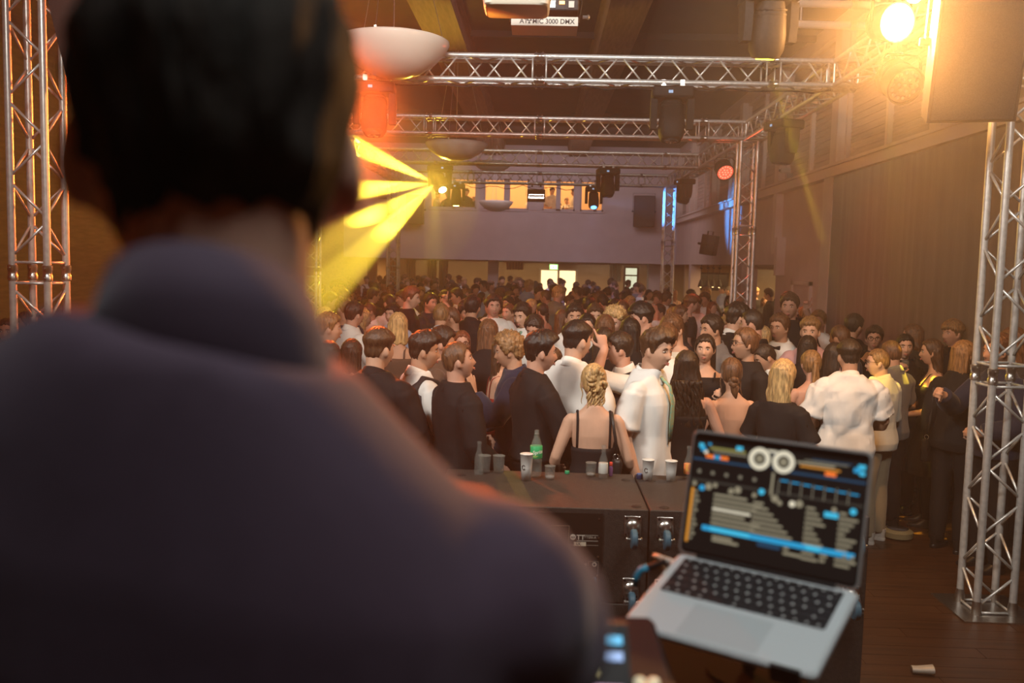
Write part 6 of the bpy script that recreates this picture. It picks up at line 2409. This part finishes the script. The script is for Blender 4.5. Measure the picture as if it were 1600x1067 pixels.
add(1262, 522, 8.30, 24, True, ('long', 'dark'), sweat('black'), 'woman with dark hair behind the fair ponytail')
add(1302, 533, 7.75, 50, True, ('long', 'dark'), dress(back=1.3, front=1.34, straps=True, hem=0.5), 'woman with straight dark hair left of the white shirt man')
add(1318, 506, 8.75, 320, False, ('crop', 'chestnut'), shirt_w('navy'), 'man with short brown hair behind the white shirt man')
add(1332, 490, 9.86, 60, False, ('short', 'black'), jack('black'), 'man in black jacket by the pale pilaster')
add(1367, 508, 9.40, 200, False, ('short', 'dark'), sweat('black'), 'man with glasses lifting a drink before the curtain', glasses=True, armR='drink')
add(1398, 530, 8.02, 330, False, ('crop', 'chestnut'), dict(top='shirt', color='grey', sleeve='short', legs='black', untucked=True), 'man in grey patterned shirt behind the yellow lit man', armR='hold')
w_drink = add(1414, 519, 8.63, 192, True, ('bun', 'black'), sweat('black'), 'woman with slicked back hair drinking before the curtain', armR='drink')
add(1433, 504, 9.02, 300, True, ('medium', 'chestnut'), sweat('charcoal'), 'woman with loose brown hair close to the curtain')
add(1463, 527, 8.18, 285, True, ('medium', 'brown'), dress(back=1.28, front=1.32, straps=True, hem=0.5, tights=True), 'woman with bare arms and wavy brown hair before the curtain', armL='bent', armR='bent')
w_bag = add(1503, 529, 7.44, 52, True, ('bob', 'dark_blond'), dict(top='sweater', color='black', legs='black'), 'fair-haired woman in black with a shoulder bag at the right', hyaw=26, armR='bent', armL='down')
add(1494, 499, 9.17, 250, False, ('bowl', 'dark_blond'), shirt_w('black'), 'man with fair bowl cut behind the woman with the bag')
add(1566, 520, 6.98, 258, False, ('short', 'chestnut'), jack('navy'), 'man in dark blue jacket behind the right tower', armR=((0.12, 0.36, 1.30), (.8, -.4, -1), 'grip', (-.3, 1, .3), (-1, 0, 0)), armL='bent')
add(1592, 508, 7.70, 280, True, ('medium', 'chestnut'), tee('charcoal'), 'woman at the right edge of the picture behind the tower')
for sp in P:
    person(sp)

# beads of detail on single people ------------------------------------------------
# shoulder bag with strap of the blonde woman
def bag(sp, side, drop, w, h, label, strap_top):
    s_ = sp['s']
    b_ = thing('shoulder_bag', label, 'bag', to_world(sp, (0, 0, 0)), (0, 0, -R(sp['yaw'])))
    b_.scale = (s_, s_, s_)
    x, y, z = strap_top
    q = MB()
    q.rbox(x - 0.03 + side * .03, x + .03 + side * .03, y - w / 2, y + w / 2, drop - h, drop, 0.028, axis='x')
    body = part('bag_body', q, M_LEATHER, b_)
    q = MB()
    q.tube([(x + side * .03, y - w * .4, drop - .01), (x + side * .012, y - .09, drop + .14), (x, y - .085, z - .08), (x - side * .01, y - .045, z + .008), (x - side * .01, y + .02, z + .012), (x, y + .075, z - .06), (x + side * .012, y + .10, drop + .14), (x + side * .03, y + w * .4, drop - .01)],
           [(0.004, 0.010)] * 8, n=8, ref=(1, 0, 0))
    part('strap', q, M_LEATHER, b_, smooth=True)
    q = MB()
    ring = [(x + side * .022 + .018 * math.cos(a), y - w * .40 - .004, drop + .015 + .018 * math.sin(a)) for a in np.linspace(0, 2 * math.pi, 15)]
    q.tube(ring, 0.003, n=6, cap=False)
    part('ring', q, M_STEEL, body, smooth=True)
    q = MB()
    for k in range(4):
        q.tube([(x + side * .022 + (k - 1.5) * .006, y - w * .42, drop), (x + side * .022 + (k - 1.5) * .012, y - w * .46, drop - .11)], [0.004, 0.006], n=6)
    part('tassel', q, M_LEATHER, body, smooth=True)
    return b_


bag(w_updo, 1, 1.15, 0.20, 0.13, 'small black leather shoulder bag of the woman with blonde updo', (0.128, -0.02, 1.435))
bag(w_bag, -1, 0.92, 0.26, 0.20, 'dark leather bag hanging on the fair-haired woman at the right', (-0.165, 0.0, 1.43))


def tumbler(loc, label, drink=None):
    t_ = thing('drinking_glass', label, 'glass', loc)
    q = MB()
    q.lathe([(0.027, -0.05), (0.030, 0.0), (0.032, 0.05), (0.030, 0.05), (0.026, -0.045), (0.001, -0.044)], n=20)
    part('wall', q, M_CLEAR, t_, smooth=True)
    q = MB()
    q.lathe([(0.0255, -0.043), (0.028, 0.0)], n=20)
    part('drink', q, drink or mat('yellow_drink', (0.55, 0.45, 0.08), 0.15, alpha=0.7), t_, smooth=True)
    return t_


tumbler(grip_point(w_glass, 1), 'small glass with yellow drink in the blonde woman\'s hand')
tumbler(grip_point(w_drink, 1), 'glass at the mouth of the woman with slicked hair', MATS['ice_water'])
# bracelet / watch
for sp, sd, lb in ((w_glass, 1, 'gold bracelet'), (w_updo, 1, 'silver bracelet')):
    for sd_, W, hd, pn in sp['arms_w']:
        if sd_ == sd:
            hd = hd / np.linalg.norm(hd)
            u = np.cross(hd, (0, 0, 1.0))
            u /= np.linalg.norm(u)
            v = np.cross(hd, u)
            q = MB()
            q.tube([W - hd * .025 + u * .033 * math.cos(a) + v * .030 * math.sin(a) for a in np.linspace(0, 6.283, 19)], 0.0035, n=6, cap=False)
            b_ = part('bracelet', q, mat('gold', (0.8, 0.55, 0.2), 0.2, 1.0) if 'gold' in lb else M_CHROME, sp['obj'], smooth=True)
            b_['label'] = lb
# floor lamp disc; the overhead floor_gobo throws the yellow patches
up = thing('floor_light', 'low round lamp lying on the floor among the feet, lit yellow', 'stage light', (at(1402, 835, 7.75).x, 7.75, 0))
q = MB()
q.lathe([(0.10, 0), (0.13, 0.015), (0.13, 0.06), (0.10, 0.08)], n=24)
part('housing', q, mat('floor_lamp_grey', (0.2, 0.19, 0.12), 0.4), up)
q = MB()
q.lathe([(0.0, 0.08), (0.09, 0.082), (0.09, 0.085)], n=24)
part('lens', q, M_LENS, up, smooth=True)
bake_batch()

# ------------------------------------------------------------------ the rest of the crowd: copies of these people
RC = random.Random(77)
protoM = [sp for sp in P if not sp['fem'] and not sp.get('glasses') and isinstance(sp.get('armR', 'down'), str) and sp.get('armR') not in ('drink', 'hold') and sp.get('armL') not in ('hold',) and 'tie' not in sp['outfit'] and 'bowtie' not in sp['outfit']]
protoF = [sp for sp in P if sp['fem'] and not sp.get('glasses') and isinstance(sp.get('armR', 'down'), str) and sp.get('armR') not in ('drink', 'hold') and sp['hair'][0] not in ('updo', 'wavy', 'verylong')]
used = [(sp['loc'][0], sp['loc'][1]) for sp in P]
TOPW = {'black': 'black', 'white': 'white', 'charcoal': 'dark grey', 'navy': 'navy', 'lightblue': 'pale blue', 'offwhite': 'cream', 'grey': 'grey', 'brown': 'brown'}
HW = {'black': 'black', 'dark': 'dark', 'brown': 'brown', 'chestnut': 'chestnut', 'dark_blond': 'fair', 'blond': 'blond', 'red': 'red'}


def clone(sp, loc, yaw, h, hair, top, skin, label, group):
    src = sp['obj']
    c = src.copy()
    COL.objects.link(c)
    c.location = loc
    c.rotation_euler = (0, 0, -R(yaw))
    s_ = h / 1.775
    c.scale = (s_, s_, s_)
    c.material_slots[0].link = 'OBJECT'
    c.material_slots[0].material = SKIN[skin]
    c['label'] = label
    c['group'] = group
    for ch in list(src.children):
        if loc[1] > 16 and ch.name.split('.')[0] in ('eye', 'eyebrow', 'lips', 'shoe', 'stocking'):
            continue
        if ch.name.split('.')[0] == 'bracelet':
            continue
        d = ch.copy()
        COL.objects.link(d)
        d.parent = c
        nm_ = ch.name.split('.')[0]
        if nm_ in ('hair', 'eyebrow'):
            d.material_slots[0].link = 'OBJECT'
            d.material_slots[0].material = MATS['hair_' + hair]
        if nm_ in ('shirt', 'sweater', 'tee', 'jacket', 'dress'):
            d.material_slots[0].link = 'OBJECT'
            d.material_slots[0].material = MATS['cloth_' + top]
        for g in list(ch.children):
            e = g.copy()
            COL.objects.link(e)
            e.parent = d
            if g.name.split('.')[0] in ('collar', 'shoulder_strap'):
                e.material_slots[0].link = 'OBJECT'
                e.material_slots[0].material = MATS['cloth_' + top]
    return c


TOWERS = [(TXR, YT[0]), (TXL, YT[0]), (TXR - .06, YT[2]), (TXL, YT[2]), (TXR - .06, YT[4]), (TXL, YT[4])]
NCL = 0


def crowd_one(x, d, zone):
    global NCL
    fem = RC.random() < 0.36
    sp = RC.choice(protoF if fem else protoM)
    hair = RC.choices(['black', 'dark', 'brown', 'chestnut', 'dark_blond', 'blond', 'red'], [5, 8, 6, 4, 3, 2, 1])[0]
    top = RC.choices(['black', 'white', 'charcoal', 'navy', 'lightblue', 'offwhite', 'grey', 'brown'], [9, 6, 4, 4, 2, 2, 1, 1])[0]
    h = RC.gauss(1.69, 0.045) if fem else RC.gauss(1.80, 0.055)
    yaw = RC.choice([RC.uniform(-70, 70), RC.uniform(110, 250), RC.uniform(110, 250), RC.choice((90, 270)) + RC.uniform(-30, 30)])
    gp_ = '%s-haired %s in %s %s' % (HW[hair], 'women' if fem else 'men', TOPW[top], zone)
    clone(sp, (x, d, 0), yaw, h, hair, top, RC.randrange(3), '%s-haired %s in %s %s' % (HW[hair], 'woman' if fem else 'man', TOPW[top], zone), gp_)
    used.append((x, d))
    NCL += 1


d = 8.6
while d < 40 and NCL < 232:
    step = 0.56 + 0.012 * d
    x0 = max((492 - 844) / FPX * d, XL + 0.6)
    x1 = min(XR - 0.55 if d < 17.6 else 6.0 if d < 29.3 else XR - .5, (1330 - 844) / FPX * d + 0.4)
    if d > 31:
        x1 = 3.6
    x = x0 + RC.random() * step
    while x < x1:
        xx, yy_ = x + RC.uniform(-.14, .14), d + RC.uniform(-.22, .22)
        mind = 0.52
        ok_ = all((xx - a) ** 2 + (yy_ - b) ** 2 > mind ** 2 for a, b in used) and all(abs(xx - a) > 0.38 or abs(yy_ - b) > 0.38 for a, b in TOWERS)
        if abs(xx - XR) < 0.55 and d > 16.9 and d < 31:
            ok_ = False
        if d < 9.3 and xx > 1.2 and xx < 3.2 and RC.random() < .3:
            ok_ = False
        if abs(xx + 1.62) < .45 and abs(yy_ - 31.2) < .45:
            ok_ = False
        if ok_:
            crowd_one(xx, yy_, 'in the packed middle of the dance floor' if d < 15 else 'in the hazy far crowd' if d < 25 else 'at the far end under the gallery')
        x += step * RC.uniform(0.9, 1.15)
    d += 0.58 + 0.022 * d
# a few heads between the left tower and the disc jockey
for px, d in ((12, 8.2), (45, 9.0), (88, 8.6)):
    p = at(px, 480, d)
    if all((p.x - a) ** 2 + (d - b) ** 2 > .25 for a, b in used):
        crowd_one(p.x, d, 'at the far left beside the tower')
# visitors behind the gallery windows
for i, (px, d, hz, top, hair) in enumerate(((862, 31.2, 1.80, 'offwhite', 'dark'), (852, 31.9, 1.55, 'white', 'brown'), (898, 31.4, 1.80, 'offwhite', 'dark'), (886, 32.2, 1.52, 'white', 'dark'), (728, 31.5, 1.72, 'charcoal', 'dark'), (700, 31.6, 1.6, 'charcoal', 'brown'), (683, 32.0, 1.62, 'grey', 'dark_blond'), (744, 32.2, 1.5, 'navy', 'black'), (826, 32.2, 1.58, 'offwhite', 'blond'))):
    x = at(px, 310, d).x
    # gallery floor lies at the foyer ceiling
    pl = ('leaning behind the flood light', 'low beside the flood light', 'tall in the right gallery window', 'low in the right gallery window', 'right of the farthest dish lamp', 'behind the downward lamp', 'far left in the gallery', 'between the left gallery windows', 'in the middle gallery window')[i]
    sp = protoM[i % len(protoM)]
    clone(sp, (x, d, ZO + 0.2 + 0.55 - (1.8 - hz) * .0), RC.choice((100, 160, 200, 260)), hz, hair, top, i % 3, '%s-haired visitor in %s %s' % (HW[hair], TOPW[top], pl), 'visitors behind the gallery windows')
w = MB()
w.box(XL, XR, YB + 0.3, YB + 4.0, ZO + 0.2, ZO + 0.75)
struct('floor_gallery', w, M_FOYER, label='raised floor of the gallery room')
print('crowd copies', NCL)
# ------------------------------------------------------------------ denser swirls of haze, added for local glow round the lamps
m = bpy.data.materials.new('stage_haze')
m.use_nodes = True
nt = m.node_tree
nt.nodes.clear()
vo = nt.nodes.new('ShaderNodeVolumeScatter')
vo.inputs['Anisotropy'].default_value = 0.38
out = nt.nodes.new('ShaderNodeOutputMaterial')
nt.links.new(vo.outputs[0], out.inputs['Volume'])


def puff(label, c, r, dens):
    """a denser swirl of the same haze"""
    q = MB()
    q.ell(c, r, 32, 20)
    o = part('haze_puff', q, None, smooth=True)
    o['kind'] = 'stuff'
    o['label'] = label
    o['category'] = 'haze'
    mm = m.copy()
    mm.node_tree.nodes['Volume Scatter'].inputs['Density'].default_value = dens
    o.data.materials.clear()
    o.data.materials.append(mm)


puff('dense orange haze around the blinding lamp', (2.75, 5.6, 4.05), (1.35, 1.5, 0.95), 0.035)  # this and the next also stand in for the lamp's veiling glare
puff('wide drift of orange haze at the top right', (3.0, 6.6, 3.7), (2.3, 3.3, 1.9), 0.030)
puff('drift of red haze left of the first cross truss', (-2.1, 9.0, 3.6), (1.15, 1.8, 1.0), 0.06)
puff('drift of yellow haze around the glaring yellow lamp', (-2.7, 14.5, 3.3), (1.7, 4.0, 1.5), 0.022)
